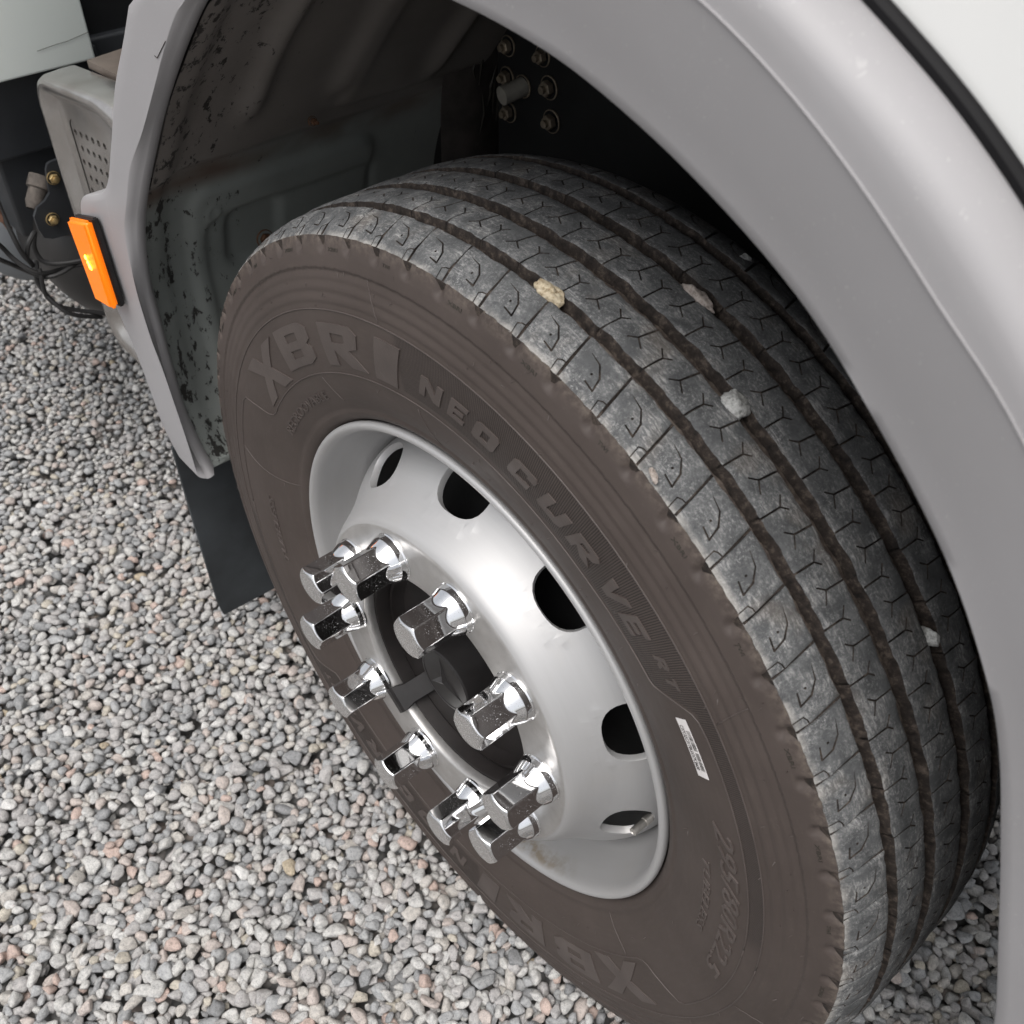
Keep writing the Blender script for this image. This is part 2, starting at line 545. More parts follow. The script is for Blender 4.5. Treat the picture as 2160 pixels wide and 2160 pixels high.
def grid_faces(nu, nv, close_u=False, close_v=False, flip=False):
    iu = np.arange(nu if close_u else nu - 1)
    iv = np.arange(nv if close_v else nv - 1)
    I, J = np.meshgrid(iu, iv, indexing='ij')
    a = I * nv + J
    b = I * nv + (J + 1) % nv
    c = ((I + 1) % nu) * nv + (J + 1) % nv
    d = ((I + 1) % nu) * nv + J
    q = np.stack([a, b, c, d] if not flip else [a, d, c, b], -1).reshape(-1, 4)
    return q


def inpoly(pt, poly):
    x, y = pt
    r = False
    j = len(poly) - 1
    for i in range(len(poly)):
        xi, yi = poly[i]; xj, yj = poly[j]
        if (yi > y) != (yj > y) and x < (xj - xi) * (y - yi) / (yj - yi) + xi:
            r = not r
        j = i
    return r


def cdt(polys, extra=()):
    """constrained triangulation of closed polygons plus loose points -> verts, tris"""
    vs, es = [], []
    for p in polys:
        k = len(vs)
        vs += [Vector(q) for q in p]
        es += [(k + i, k + (i + 1) % len(p)) for i in range(len(p))]
    vs += [Vector(q) for q in extra]
    r = geometry.delaunay_2d_cdt(vs, es, [], 0, 1e-6)
    V = [(v.x, v.y) for v in r[0]]
    T = [tuple(f) for f in r[2]]
    T = [t for t in T if abs((V[t[1]][0] - V[t[0]][0]) * (V[t[2]][1] - V[t[0]][1]) - (V[t[2]][0] - V[t[0]][0]) * (V[t[1]][1] - V[t[0]][1])) > 1e-12]
    return V, T


# ------------------------------------------------------------------ gravel ground
def ico(level):
    import bmesh
    bm = bmesh.new()
    bmesh.ops.create_icosphere(bm, subdivisions=level, radius=1)
    V = np.array([v.co for v in bm.verts]); F = np.array([[v.index for v in f.verts] for f in bm.faces])
    bm.free()
    return V / np.linalg.norm(V, axis=1)[:, None], F


def stone_shape(D, r, planes):
    n, h = planes
    d = D @ n.T
    q = np.where(d > .05, h / np.maximum(d, .05), 9.0)
    k = 19.0                                     # smooth minimum of the cutting planes
    rr = -np.log(np.exp(-k * q).sum(1)) / k
    return D * rr[:, None]


def rand_planes(r):
    n = r.normal(size=(13, 3)); n /= np.linalg.norm(n, axis=1)[:, None]
    n = np.vstack([n, [[1, 0, 0], [-1, 0, 0], [0, 1, 0], [0, -1, 0], [0, 0, 1], [0, 0, -1]]])
    h = np.r_[r.uniform(.68, 1.04, 13), np.full(6, 1.15)]
    return n, h


def quat_mat(q):
    w, x, y, z = q.T
    return np.stack([np.stack([1 - 2 * (y * y + z * z), 2 * (x * y - z * w), 2 * (x * z + y * w)], -1),
                     np.stack([2 * (x * y + z * w), 1 - 2 * (x * x + z * z), 2 * (y * z - x * w)], -1),
                     np.stack([2 * (x * z - y * w), 2 * (y * z + x * w), 1 - 2 * (x * x + y * y)], -1)], -2)


CAMP = np.array(cam_o.matrix_world.translation)
RWn = np.array(RW)


def project(P):
    c = (P - CAMP) @ RWn.T
    return 512 + 1024 * c[:, 0] / c[:, 2], 512 + 1024 * c[:, 1] / c[:, 2], c[:, 2]


def build_gravel():
    X0, X1, Y0, Y1 = -3.0, 1.25, -1.25, 1.15
    cell = .0022
    nx, ny = int((X1 - X0) / cell), int((Y1 - Y0) / cell)
    H = np.zeros((nx, ny), np.float32)
    # tread footprint keeps stones out of the rubber
    area = (X1 - X0) * (Y1 - Y0)
    N = int(area / 1.38e-4 * 1.7)
    cx = rng.uniform(X0 + .03, X1 - .03, N); cy = rng.uniform(Y0 + .03, Y1 - .03, N)
    u, v, dep = project(np.c_[cx, cy, np.zeros(N)])
    vis = (dep > .2) & (u > -110) & (u < 1130) & (v > -60) & (v < 1140)
    # beyond the margins of the view only half the stones are laid
    keep = vis | (rng.random(N) < .17)
    cx, cy, vis = cx[keep], cy[keep], vis[keep]
    N = len(cx)
    size = np.clip(rng.lognormal(math.log(.0074), .22, N), .0044, .0115)      # half length
    S = np.stack([size * rng.uniform(.95, 1.3, N), size * rng.uniform(.72, 1.0, N), size * rng.uniform(.5, .82, N)], 1)
    # tilt: mostly lying flat, any heading
    yaw = rng.uniform(0, 2 * PI, N); tilt = np.abs(rng.normal(0, .32, N)); ta = rng.uniform(0, 2 * PI, N)
    q1 = np.stack([np.cos(yaw / 2), 0 * yaw, 0 * yaw, np.sin(yaw / 2)], 1)
    q2 = np.stack([np.cos(tilt / 2), np.sin(tilt / 2) * np.cos(ta), np.sin(tilt / 2) * np.sin(ta), 0 * yaw], 1)
    M = quat_mat(q2) @ quat_mat(q1)
    A = np.einsum('nij,nj,nkj->nik', M, 1 / (S * .93) ** 2, M)
    pos = np.zeros((N, 3)); ok = np.ones(N, bool)
    jit = rng.normal(0, .010, (N, 8, 2)); jit[:, 0] = 0
    ntry = np.where(vis, 8, 2)
    for i in range(N):
        a = A[i]; c = a[2, 2]
        R = int(S[i, 0] / cell) + 1
        g = np.arange(-R, R + 1) * cell
        gx = g[:, None]; gy = g[None, :]
        b = (a[0, 2] * gx + a[1, 2] * gy) / c
        disc = b * b - (a[0, 0] * gx * gx + 2 * a[0, 1] * gx * gy + a[1, 1] * gy * gy - 1) / c
        mask = disc > 0
        sq = np.sqrt(np.where(mask, disc, 0))
        lowz = np.where(mask, -b - sq, 9.0)
        best = None
        for k in range(ntry[i]):
            ix = int((cx[i] + jit[i, k, 0] - X0) / cell); iy = int((cy[i] + jit[i, k, 1] - Y0) / cell)
            if ix < R or iy < R or ix >= nx - R or iy >= ny - R:
                continue
            w = H[ix - R:ix + R + 1, iy - R:iy + R + 1]
            z = float((w - lowz).max())
            if best is None or z < best[0]:
                best = (z, ix, iy)
        if best is None or best[0] > .056:
            ok[i] = False
            continue
        z, ix, iy = best
        z -= .0016                                                # settled a little into its neighbours
        w = H[ix - R:ix + R + 1, iy - R:iy + R + 1]
        np.maximum(w, np.where(mask, z - b + sq, 0), out=w)
        pos[i] = (X0 + (ix + .5) * cell, Y0 + (iy + .5) * cell, z)
    top = float(np.median(H[int((-1.2 - X0) / cell):int((.6 - X0) / cell), int((-.5 - Y0) / cell):int((.6 - Y0) / cell)]))
    pos[:, 2] -= top
    # the tyre stands in the gravel: stones under its footprint are left out
    inside = (np.abs(pos[:, 0]) < .17) & (pos[:, 1] > -.006) & (pos[:, 1] < .226) & (pos[:, 2] > -.022)
    ok &= ~inside
    # is anything left of it visible from above?
    surf = np.zeros(N)
    gi = ((pos[:, 0] - X0) / cell).astype(int).clip(0, nx - 1); gj = ((pos[:, 1] - Y0) / cell).astype(int).clip(0, ny - 1)
    buried = (H[gi, gj] - top) - (pos[:, 2] + S[:, 2]) > .0055
    u, v, dep = project(pos)
    fr = (u > -20) & (u < 1044) & (v > -20) & (v < 1044) & (dep > .2)
    outb = pos[:, 1] < -.05 + .0 * pos[:, 0]
    px = S[:, 0] / dep * 1024
    score = np.where(ok & fr & ~buried & (outb | (u < 380)), px, 0)
    pick = np.argsort(-score)[:300]
    single = np.zeros(N, bool); single[pick] = True
    lib = [rand_planes(rng) for _ in range(24)]
    shape = rng.integers(0, 24, N)
    level = np.where(buried | ~vis, 1, 2)
    ok &= ~((H[gi, gj] - top) - (pos[:, 2] + S[:, 2]) > .0095)          # stones wholly under others
    near = fr & ~buried & (dep < 1.46) & ((u < 560) | (u > 840))
    level = np.where(near, 3, level)
    level = np.where(~vis, 1, level)
    hidden = (pos[:, 1] > .3) & (pos[:, 0] < .1)                          # under the truck, behind the wheel
    level = np.where(hidden | (dep > 2.1), 1, level)
    print([int((ok & (level == q)).sum()) for q in (1, 2, 3)])
    rv = rng.random(N)
    Vs, Fs, Rs = [], [], []
    off = 0
    for lv in (1, 2, 3):
        D, F = ico(lv)
        for s in range(24):
            idx = np.where(ok & ~single & (level == lv) & (shape == s))[0]
            if not len(idx):
                continue
            B = stone_shape(D, None, lib[s])
            P = np.einsum('nij,nvj->nvi', M[idx], B[None] * S[idx][:, None, :]) + pos[idx][:, None, :]
            Vs.append(P.reshape(-1, 3))
            Fs.append((F[None] + (off + np.arange(len(idx)) * len(B))[:, None, None]).reshape(-1, 3))
            Rs.append(np.repeat(rv[idx], len(B)))
            off += len(idx) * len(B)
    V = np.vstack(Vs).astype(np.float32); F = np.vstack(Fs).astype(np.int32); Rv = np.concatenate(Rs)
    me = bpy.data.meshes.new('gravel')
    me.vertices.add(len(V)); me.vertices.foreach_set('co', V.ravel())
    me.loops.add(F.size); me.loops.foreach_set('vertex_index', F.ravel())
    me.polygons.add(len(F)); me.polygons.foreach_set('loop_start', np.arange(len(F), dtype=np.int32) * 3)
    me.update(calc_edges=True)
    me.polygons.foreach_set('use_smooth', np.ones(len(F), bool))
    at = me.attributes.new('rnd', 'FLOAT', 'POINT'); at.data.foreach_set('value', Rv.astype(np.float32))
    me.materials.append(MAT['gravel'])
    g = bpy.data.objects.new('gravel', me); COL.objects.link(g)
    tag(g, 'loose grey and pinkish crushed gravel covering the ground round the truck wheel', 'gravel', kind='stuff')
    print('gravel tris', len(F), 'stones', int(ok.sum()), 'top', top)
    ground = mk('ground', [(-150, -150, -.03), (150, -150, -.03), (150, 150, -.03), (-150, 150, -.03)], [(0, 1, 2, 3)], MAT['ground'], smooth=False)
    tag(ground, kind='structure')
    D, F = ico(2)
    meshes = []
    for s in range(24):
        me = bpy.data.meshes.new('stone')
        me.from_pydata((stone_shape(ico(3)[0], None, lib[s])).tolist(), [], ico(3)[1].tolist())
        me.polygons.foreach_set('use_smooth', np.ones(len(me.polygons), bool))
        me.materials.append(MAT['stone'])
        meshes.append(me)
    for i in np.where(single)[0]:
        if not ok[i]:
            continue
        o = bpy.data.objects.new('stone', meshes[shape[i]])
        COL.objects.link(o)
        o.parent = ground
        o.matrix_world = Matrix.Translation(pos[i]) @ Matrix(M[i].tolist()).to_4x4() @ Matrix.Diagonal((*S[i], 1))
    return ground


build_gravel()

# ------------------------------------------------------------------ the truck
truck = bpy.data.objects.new('truck', None)
COL.objects.link(truck)
tag(truck, 'white truck with grey wheel arch, silver wheel and chrome nut covers on gravel', 'truck')
WC = (0, 0, ZC)                                 # wheel parts are modelled round the wheel centre
A2 = math.radians


def flat(P):
    """rubber resting on the ground is pressed flat"""
    P = np.asarray(P, float)
    P[:, 2] = np.maximum(P[:, 2], -ZC - .010 + .0 * P[:, 0])
    return P


_ph = rng.uniform(0, 2 * PI, (8, 3))


def wob(a, y, f):
    """smooth noise over the tyre surface; a in radians"""
    s = 0
    for k in range(6):
        s = s + np.sin(a * f * (.6 + .37 * k) + _ph[k, 0] + y * 140 * (1 + k * .4) * math.cos(_ph[k, 1]))
    return s / 3.4


def crown(y):
    d = np.abs(np.asarray(y) - .11)
    return np.interp(d, [0, .06, .083, .10, .11, .12, .1205], [.5165, .5155, .5137, .5095, .5055, .5000, .4996])


SIDE = [(.292, .016), (.3005, .008), (.3035, .0035), (.306, -.0005), (.310, -.0038), (.314, -.0055), (.3165, -.0062), (.318, -.0056), (.324, -.0085), (.335, -.0132), (.347, -.0168),
        (.364, -.0206), (.38, -.0233), (.396, -.0248), (.41, -.0254), (.422, -.0252), (.432, -.0247), (.445, -.0228), (.4585, -.0203), (.4705, -.0175),
        (.482, -.0148), (.49, -.0126), (.496, -.0112), (.499, -.0104)]
_sr = np.array([p[0] for p in SIDE]); _sy = np.array([p[1] for p in SIDE])


def side_y(r):
    y = np.interp(r, _sr, _sy)
    sg = lambda c, w: 1 / (1 + np.exp(-(r - c) / w))
    y = y - .0009 * (sg(.4395, .0007) - sg(.4455, .0012)) - .0009 * (sg(.4505, .0007) - sg(.4565, .0012)) - .0006 * (sg(.461, .0007) - sg(.466, .0012))
    y = y - .0020 * sg(.4705, .0005) * (1 - sg(.492, .004))
    return y


NP = 70                                          # tread pitches round the tyre
PA = 2 * PI / NP
A_SH = A2(63.33)                                 # angle of one shoulder cut


def build_tyre():
    rs = np.unique(np.r_[_sr[:8], np.linspace(.318, .425, 30), np.arange(.426, .4995, .0011), .4990])
    nt_, per = NP * 14, 14
    th = A_SH + np.arange(nt_) * PA / per
    R, TH = np.meshgrid(rs, th)
    Y = side_y(R)
    # notch cut in the shoulder at every pitch
    fr = ((TH - A_SH) / PA + .5) % 1 - .5
    dn = np.clip(1.75 - np.abs(fr - .02) / .075, 0, 1) * np.clip((R - (.4825 + .02 * np.abs(fr))) / .004, 0, 1)
    Y = Y + .0040 * dn
    # ragged step where the buttress begins, ragged outer edge
    w = np.clip((R - .466) / .003, 0, 1) * np.clip((.476 - R) / .003, 0, 1)
    R2 = R + w * .0009 * wob(TH, R, 260)
    edge = np.clip((R - .488) / .01, 0, 1)
    Y = Y + edge * .0006 * wob(TH, R, 190)
    V1 = np.stack([R2 * np.cos(TH), Y, R2 * np.sin(TH)], -1)
    # carcass under the tread, inner sidewall
    back = [(.499, -.0085), (.4945, -.0055), (.4935, .004), (.498, .018), (.5015, .027), (.5035, .05), (.5045, .09), (.5045, .13), (.5035, .17), (.5015, .193), (.498, .202),
            (.4935, .216), (.4945, .226), (.499, .229), (.49, .2345), (.47, .241), (.43, .2475), (.38, .245), (.33, .232), (.30, .215), (.292, .205)]
    nb = len(back)
    BR = np.array([b[0] for b in back]); BY = np.array([b[1] for b in back])
    V2 = np.stack([BR[None] * np.cos(th)[:, None], np.repeat(BY[None], nt_, 0), BR[None] * np.sin(th)[:, None]], -1)
    V = np.concatenate([V1, V2], 1)
    nv = V.shape[1]
    P = flat(V.reshape(-1, 3))
    tyre = mk('tyre', P, grid_faces(nt_, nv, close_u=True, flip=True), MAT['side'], truck, True, WC, None, 50)
    return tyre


tyre = build_tyre()


def stroke(pts, w):
    """a polyline as closed quads of width w (w may change along it)"""
    out = []
    ws = w if isinstance(w, (list, tuple)) else [w] * len(pts)
    for i in range(len(pts) - 1):
        (x0, y0), (x1, y1) = pts[i], pts[i + 1]
        dx, dy = x1 - x0, y1 - y0
        L = math.hypot(dx, dy)
        nx_, ny_ = -dy / L, dx / L
        e = min(.0004, L * .1)
        x0 -= dx / L * e * (i > 0); y0 -= dy / L * e * (i > 0)
        x1 += dx / L * e * (i < len(pts) - 2); y1 += dy / L * e * (i < len(pts) - 2)
        a, b = ws[i] / 2, ws[i + 1] / 2
        out.append([(x0 + nx_ * a, y0 + ny_ * a), (x0 - nx_ * a, y0 - ny_ * a), (x1 - nx_ * b, y1 - ny_ * b), (x1 + nx_ * b, y1 + ny_ * b)])
    return out


PL = .5165 * PA                                  # pitch length in metres


def rib(y0, y1, x0, sipes, phase, name, mirror=None, step=.0048):
    """one tread rib all round: a tile cut by its sipes, repeated; x = metres along the tread"""
    x1 = x0 + PL
    nxs = int(round(PL / .0033)); nys = max(4, int(round((y1 - y0) / .0042)))
    bx = np.linspace(x0, x1, nxs + 1)
    rect = [(x, y0) for x in bx] + [(x1, y) for y in np.linspace(y0, y1, nys + 1)[1:]] + [(x, y1) for x in bx[::-1][1:]] + [(x0, y) for y in np.linspace(y1, y0, nys + 1)[1:-1]]
    lim = lambda p: (min(max(p[0], x0 + .0003), x1 - .0003), min(max(p[1], y0), y1))
    sp = [[lim(p) for p in q] for q in sipes]
    extra = [(x + (.3 if j % 2 else -.3) * step, y) for i, x in enumerate(np.arange(x0 + step, x1 - step * .6, step)) for j, y in enumerate(np.arange(y0 + .0016, y1 - .001, step))]
    extra += [(x, yy) for x in bx[1:-1] for yy in (y0 + .0013, y1 - .0013)]
    V, T = cdt([rect] + sp, extra)
    V = np.array(V)
    cen = np.array([[sum(V[i][0] for i in t) / 3, sum(V[i][1] for i in t) / 3] for t in T])
    cut = np.array([any(inpoly(c, q) for q in sp) for c in cen])
    pts, tris, top, kind = [], [], [], []          # kind: 0 top, 1 floor
    idx = {}

    def vid(i, k, t):
        key = (i, k, t)
        if key not in idx:
            idx[key] = len(pts)
            pts.append((V[i][0], V[i][1], k)); top.append(t)
        return idx[key]
    edges = {}
    for n, t in enumerate(T):
        k = 1 if cut[n] else 0
        tris.append([vid(i, k, 0.0 if k else 1.0) for i in t])
        for a in range(3):
            e = (t[a], t[(a + 1) % 3])
            edges.setdefault(tuple(sorted(e)), []).append((e, k))
    for key, L in edges.items():
        if len(L) == 2 and L[0][1] != L[1][1]:
            (a, b), _ = L[0] if L[0][1] == 0 else L[1]
            tris.append([vid(a, 0, 0.), vid(a, 1, 0.), vid(b, 1, 0.)]); tris.append([vid(a, 0, 0.), vid(b, 1, 0.), vid(b, 0, 0.)])
        elif len(L) == 1:
            (a, b), k = L[0]
            if abs(V[a][1] - V[b][1]) < 1e-6 and (abs(V[a][1] - y0) < 1e-6 or abs(V[a][1] - y1) < 1e-6):
                tris.append([vid(a, k, 0.), vid(a, 2, 0.), vid(b, 2, 0.)]); tris.append([vid(a, k, 0.), vid(b, 2, 0.), vid(b, k, 0.)])
    P = np.array(pts); top = np.array(top); tris = np.array(tris)
    # vertices of all the pitches
    k = np.arange(NP)
    X = P[:, 0][None] + (k * PL)[:, None]
    Yv = np.repeat(P[:, 1][None], NP, 0)
    a = phase + X / .5165
    depth = np.where(P[:, 2] == 0, 0, np.where(P[:, 2] == 1, .0030, .0135))[None]
    depth = depth * np.where((P[:, 2] == 1)[None], np.clip(.55 + .55 * wob(a, Yv * 60, 23), .18, 1.0), 1.0)
    # wavy, chipped groove edges
    sh0 = (y0 < 0); sh1 = (y1 > .22)
    e0 = np.exp(-(Yv - y0) / .0035); e1 = np.exp(-(y1 - Yv) / .0035)
    wav = .0004 * np.sin(X / PL * 2 * PI + 1.0) + .0009 * wob(a + y0 * 9, Yv * 0, 47)
    rag = .0006 * wob(a + y1 * 7, Yv * 0, 120) + .00022 * wob(a + 1.3, Yv * 0, 330)
    Yn = Yv + e0 * np.where(sh0, rag * .8, wav + rag) + e1 * np.where(sh1, rag * .8, wav * .8 - rag)
    Yn = Yn + np.where((P[:, 2] == 2)[None], np.where(np.abs(Yv - y0) < np.abs(Yv - y1), -.0026 if not sh0 else .0006, .0026 if not sh1 else -.0006), 0)
    rr = crown(np.clip(Yv, -.010, .230)) - depth
    chip = np.clip(wob(a * 1.0 + 3, Yv * 0 + .3, 330) - .75, 0, 1) * .0008
    rr = rr - np.where(P[:, 2] == 0, 1, 0)[None] * ((e0 ** 2 + e1 ** 2) * (.0012 + chip) - .00025 * wob(a, Yv, 90))
    V3 = np.stack([rr * np.cos(a), Yn, rr * np.sin(a)], -1).reshape(-1, 3)
    F = (tris[None] + (k * len(P))[:, None, None]).reshape(-1, 3)
    o = mk(name, flat(V3), F, MAT['tread'], tyre, True, (0, 0, 0), {'top': np.tile(top, NP)}, 40)
    return o


def ymap(f):
    return f * PA * .5165


# shoulder ribs: slanted cut across, a hook, a small bracket, a pin hole
def shoulder(mirror):
    def pt(y, fr):
        return (ymap(fr), y) if not mirror else (ymap(-fr), .22 - y)
    s = []
    s += stroke([pt(-.0105, -.004), pt(.0275, .178)], .0022)
    s += stroke([pt(.0185, .93), pt(.0155, .66), pt(.0062, .45), pt(-.0015, .40), pt(.0, .60)] if False else [pt(.0176, .915), pt(.0152, .66), pt(.0078, .47), pt(-.0018, .385), pt(-.0004, .615)], [.0004, .0013, .0017, .0015, .0011])
    s += stroke([pt(-.0105, .162), pt(-.003, .205), pt(-.0012, .135), pt(-.0008, .06)], .0010)
    c = pt(.0060, .62)
    s.append([(c[0] + .0011 * math.cos(t), c[1] + .0011 * math.sin(t)) for t in np.arange(6) * PI / 3])
    return s


def ypattern(mid):
    def pt(y, fr):
        return (ymap(fr), y + mid)
    s = []
    s += stroke([pt(-.0015, .03), pt(.0165 + .0025, -.02)], .0016)
    s += stroke([pt(-.0015, .03), pt(-.0078, -.17)], .0014)
    s += stroke([pt(-.0015, .03), pt(-.0085, .15)], .0014)
    s += stroke([pt(.0008, .50), pt(-.0165 - .0025, .52)], .0016)
    s += stroke([pt(.0008, .50), pt(.0072, .66)], .0014)
    s += stroke([pt(.0008, .50), pt(.0067, .39)], .0014)
    return s


rib(-.0105, .0274, ymap(-.06), shoulder(False), A_SH, 'tread_rib')
A_Y = A2(46.29)
rib(.0396, .0763, ymap(-.26), ypattern(.0580), A_Y, 'tread_rib')
rib(.0909, .1293, ymap(-.26), ypattern(.1101), A_Y + .012, 'tread_rib')
rib(.1437, .1804, ymap(-.26), ypattern(.1620), A_Y + .02, 'tread_rib')
rib(.1926, .2305, ymap(-.94), shoulder(True), A2(46.29 + 2.0), 'tread_rib')


# ---- raised lettering and borders on the sidewall (angle runs clockwise as the words do)
def to_wall(ang, r, h):
    return (r * np.cos(ang), side_y(r) - h, r * np.sin(ang))


GLYPH = {
    'X': ([[(0, 0), (.3, 0), (.5, .32), (.7, 0), (1.02, 0), (.66, .5), (1, 1), (.7, 1), (.5, .68), (.3, 1), (-.02, 1), (.34, .5)]], 1),
    'B': ([[(0, 0), (.8, 0), (1, .14), (1, .4), (.88, .5), (1, .6), (1, .86), (.8, 1), (0, 1)], [(.32, .2), (.66, .2), (.66, .4), (.32, .4)], [(.32, .6), (.66, .6), (.66, .8), (.32, .8)]], 1),
    'R': ([[(0, 0), (.3, 0), (.3, .38), (.68, 0), (1.08, 0), (.7, .42), (.92, .52), (.97, .85), (.8, 1), (0, 1)], [(.3, .56), (.58, .56), (.64, .62), (.64, .78), (.3, .78)]], 1),
    'I': ([[(0, 0), (1, 0), (1, 1), (0, 1)]], 1),
    'N': ([[(0, 0), (.27, 0), (.27, .58), (.7, 0), (1, 0), (1, 1), (.73, 1), (.73, .42), (.3, 1), (0, 1)]], 1),
    'E': ([[(0, 0), (1, 0), (1, .23), (.32, .23), (.32, .4), (.86, .4), (.86, .6), (.32, .6), (.32, .77), (1, .77), (1, 1), (0, 1)]], 1),
    'O': ([[(.12, 0), (.88, 0), (1, .12), (1, .88), (.88, 1), (.12, 1), (0, .88), (0, .12)], [(.34, .27), (.66, .27), (.66, .73), (.34, .73)]], 1),
    'C': ([[(.12, 0), (.95, 0), (.95, .3), (.7, .3), (.68, .25), (.34, .25), (.34, .75), (.68, .75), (.68, .62), (1, .62), (1, .88), (.88, 1), (.12, 1), (0, .88), (0, .12)]], 1),
    'U': ([[(.14, 0), (.86, 0), (1, .13), (1, 1), (.68, 1), (.68, .27), (.33, .27), (.33, 1), (0, 1), (0, .13)]], 1),
    'V': ([[(.36, 0), (.68, 0), (1.05, 1), (.72, 1), (.52, .42), (.32, 1), (-.02, 1)]], 1),
    'T': ([[(.34, 0), (.66, 0), (.66, .75), (1, .75), (1, 1), (0, 1), (0, .75), (.34, .75)]], 1),
}


def letter(ch, a_lo, a_hi, r0, r1, rot=0.0, lean=0.0, h=.0012):
    """a_lo = angle of the glyph's left foot, a_hi = of its right foot (degrees)"""
    polys = GLYPH[ch][0]
    fine = []
    for p in polys:                               # split long outline edges so the plate follows the bulge
        q = []
        for i in range(len(p)):
            a, b = np.array(p[i]), np.array(p[(i + 1) % len(p)])
            n = max(1, int(np.linalg.norm((b - a) * [.08, .055]) / .006))
            q += [tuple(a + (b - a) * t / n) for t in range(n)]
        fine.append(q)
    extra = [(x, y) for x in np.arange(.06, 1.0, .1) for y in np.arange(.07, 1.0, .1)]
    V, T = cdt(fine, extra)
    T = [t for t in T if sum(inpoly((sum(V[i][0] for i in t) / 3, sum(V[i][1] for i in t) / 3), p) for p in polys) % 2]
    used = sorted({i for t in T for i in t}); rm = {v: k for k, v in enumerate(used)}
    V = np.array([V[i] for i in used]); T = [tuple(rm[i] for i in t) for t in T]
    ang = np.radians(a_lo + (a_hi - a_lo) * V[:, 0] - lean * V[:, 1] + rot)
    r = r0 + (r1 - r0) * V[:, 1]
    top = np.stack(to_wall(ang, r, h), 1); bot = np.stack(to_wall(ang, r, -.0006), 1)
    n = len(V)
    F = [t for t in T]
    ed = {}
    for t in T:
        for k in range(3):
            ed.setdefault(tuple(sorted((t[k], t[(k + 1) % 3]))), []).append((t[k], t[(k + 1) % 3]))
    for k, L in ed.items():
        if len(L) == 1:
            a, b = L[0]
            F.append((b, a, n + a, n + b))
    P = np.vstack([top, bot])
    if (P[:, 2] < -ZC - .008).any():
        P = flat(P)
    return mk('raised_letter', P, F, MAT['letter'], tyre, True, (0, 0, 0), None, 30)


for rot in (0, 180):
    letter('X', 146.4, 132.6, .369, .4195, rot, 1.0)
    letter('B', 130.6, 119.2, .3765, .4205, rot, 1.0)
    letter('R', 115.6, 105.4, .3745, .4195, rot, 1.2)
    letter('I', 102.6, 97.4, .3735, .4205, rot, 2.4)
    for ch, a0, a1 in (('N', 92.1, 87.9), ('E', 86.4, 83.3), ('O', 81.7, 77.6), ('C', 75.0, 70.9), ('U', 69.4, 65.0), ('R', 63.7, 59.4), ('V', 57.6, 54.0), ('E', 52.8, 49.8)):
        letter(ch, a0, a1, .3855, .4085, rot, 1.1)
    letter('R', 46.9, 45.2, .399, .411, rot, .6, .0006)
    letter('T', 44.3, 42.8, .399, .411, rot, .6, .0006)


def wall_text(body, a_start, a_end, r0, size, mat, name='raised_lettering', h=.0007, lean=0.0, font=None, parent=None, rmap=None):
    """built-in font bent round the sidewall; the words run clockwise"""
    cu = bpy.data.curves.new('lettering', 'FONT')
    cu.body = body; cu.size = 1.0; cu.resolution_u = 2
    ob = bpy.data.objects.new('lettering', cu); COL.objects.link(ob)
    dg = bpy.context.evaluated_depsgraph_get()
    me = bpy.data.meshes.new_from_object(ob.evaluated_get(dg))
    V = np.array([v.co[:2] for v in me.vertices]); F = [tuple(p.vertices) for p in me.polygons]
    COL.objects.unlink(ob); bpy.data.objects.remove(ob); bpy.data.curves.remove(cu); bpy.data.meshes.remove(me)
    w = V[:, 0].max()
    V[:, 0] /= w
    V[:, 1] /= .73
    ang = np.radians(a_start + (a_end - a_start) * V[:, 0] - lean * V[:, 1])
    r = r0 + size * V[:, 1]
    top = np.stack(to_wall(ang, r, h), 1); n = len(top)
    P = [top]; FF = list(F)
    if h < .0015:
        P.append(np.stack(to_wall(ang, r, -.0003), 1))
        ed = {}
        for f in F:
            for k in range(len(f)):
                ed.setdefault(tuple(sorted((f[k], f[(k + 1) % len(f)]))), []).append((f[k], f[(k + 1) % len(f)]))
        for L in ed.values():
            if len(L) == 1:
                a, b = L[0]; FF.append((b, a, n + a, n + b))
    return mk(name, flat(np.vstack(P)), FF, mat, parent or tyre, False)


wall_text('REGROOVABLE', 150.2, 124.8, .3345, .0110, MAT['letter'], h=.0011, lean=.5)
wall_text('295/80R22.5', 23.6, -8.6, .3885, .0200, MAT['letter'], h=.0014, lean=2.0)
wall_text('TUBELESS', 14.6, -3.4, .3640, .0095, MAT['letter'], h=.0011, lean=.8)
wall_text('TUBELESS', 180 + 14.6, 180 - 3.4, .3640, .0095, MAT['letter'], h=.0011, lean=.8)
for k in range(0, NP, 2):                        # the maker's tiny stamp between the shoulder notches
    a = math.degrees(A_SH + k * PA) + 3.75
    wall_text('XBRI' if k % 6 else 'TWI', a, a - (2.0 if k % 6 else 1.2), .4862, .0032, MAT['ink'], h=.0004)


def border(pts, name='raised_border', rad=.00075):
    mb = MB()
    P = [to_wall(math.radians(a), r, .0002) for a, r in pts]
    mb.tube([tuple(p) for p in P], rad, 6)
    o = mk(name, flat(np.array(mb.V)), mb.F, MAT['letter'], tyre)
    return o


def arc(a0, a1, r0, r1=None, step=1.5):
    n = max(2, int(abs(a1 - a0) / step) + 1)
    r1 = r0 if r1 is None else r1
    return [(a0 + (a1 - a0) * i / (n - 1), r0 + (r1 - r0) * i / (n - 1)) for i in range(n)]


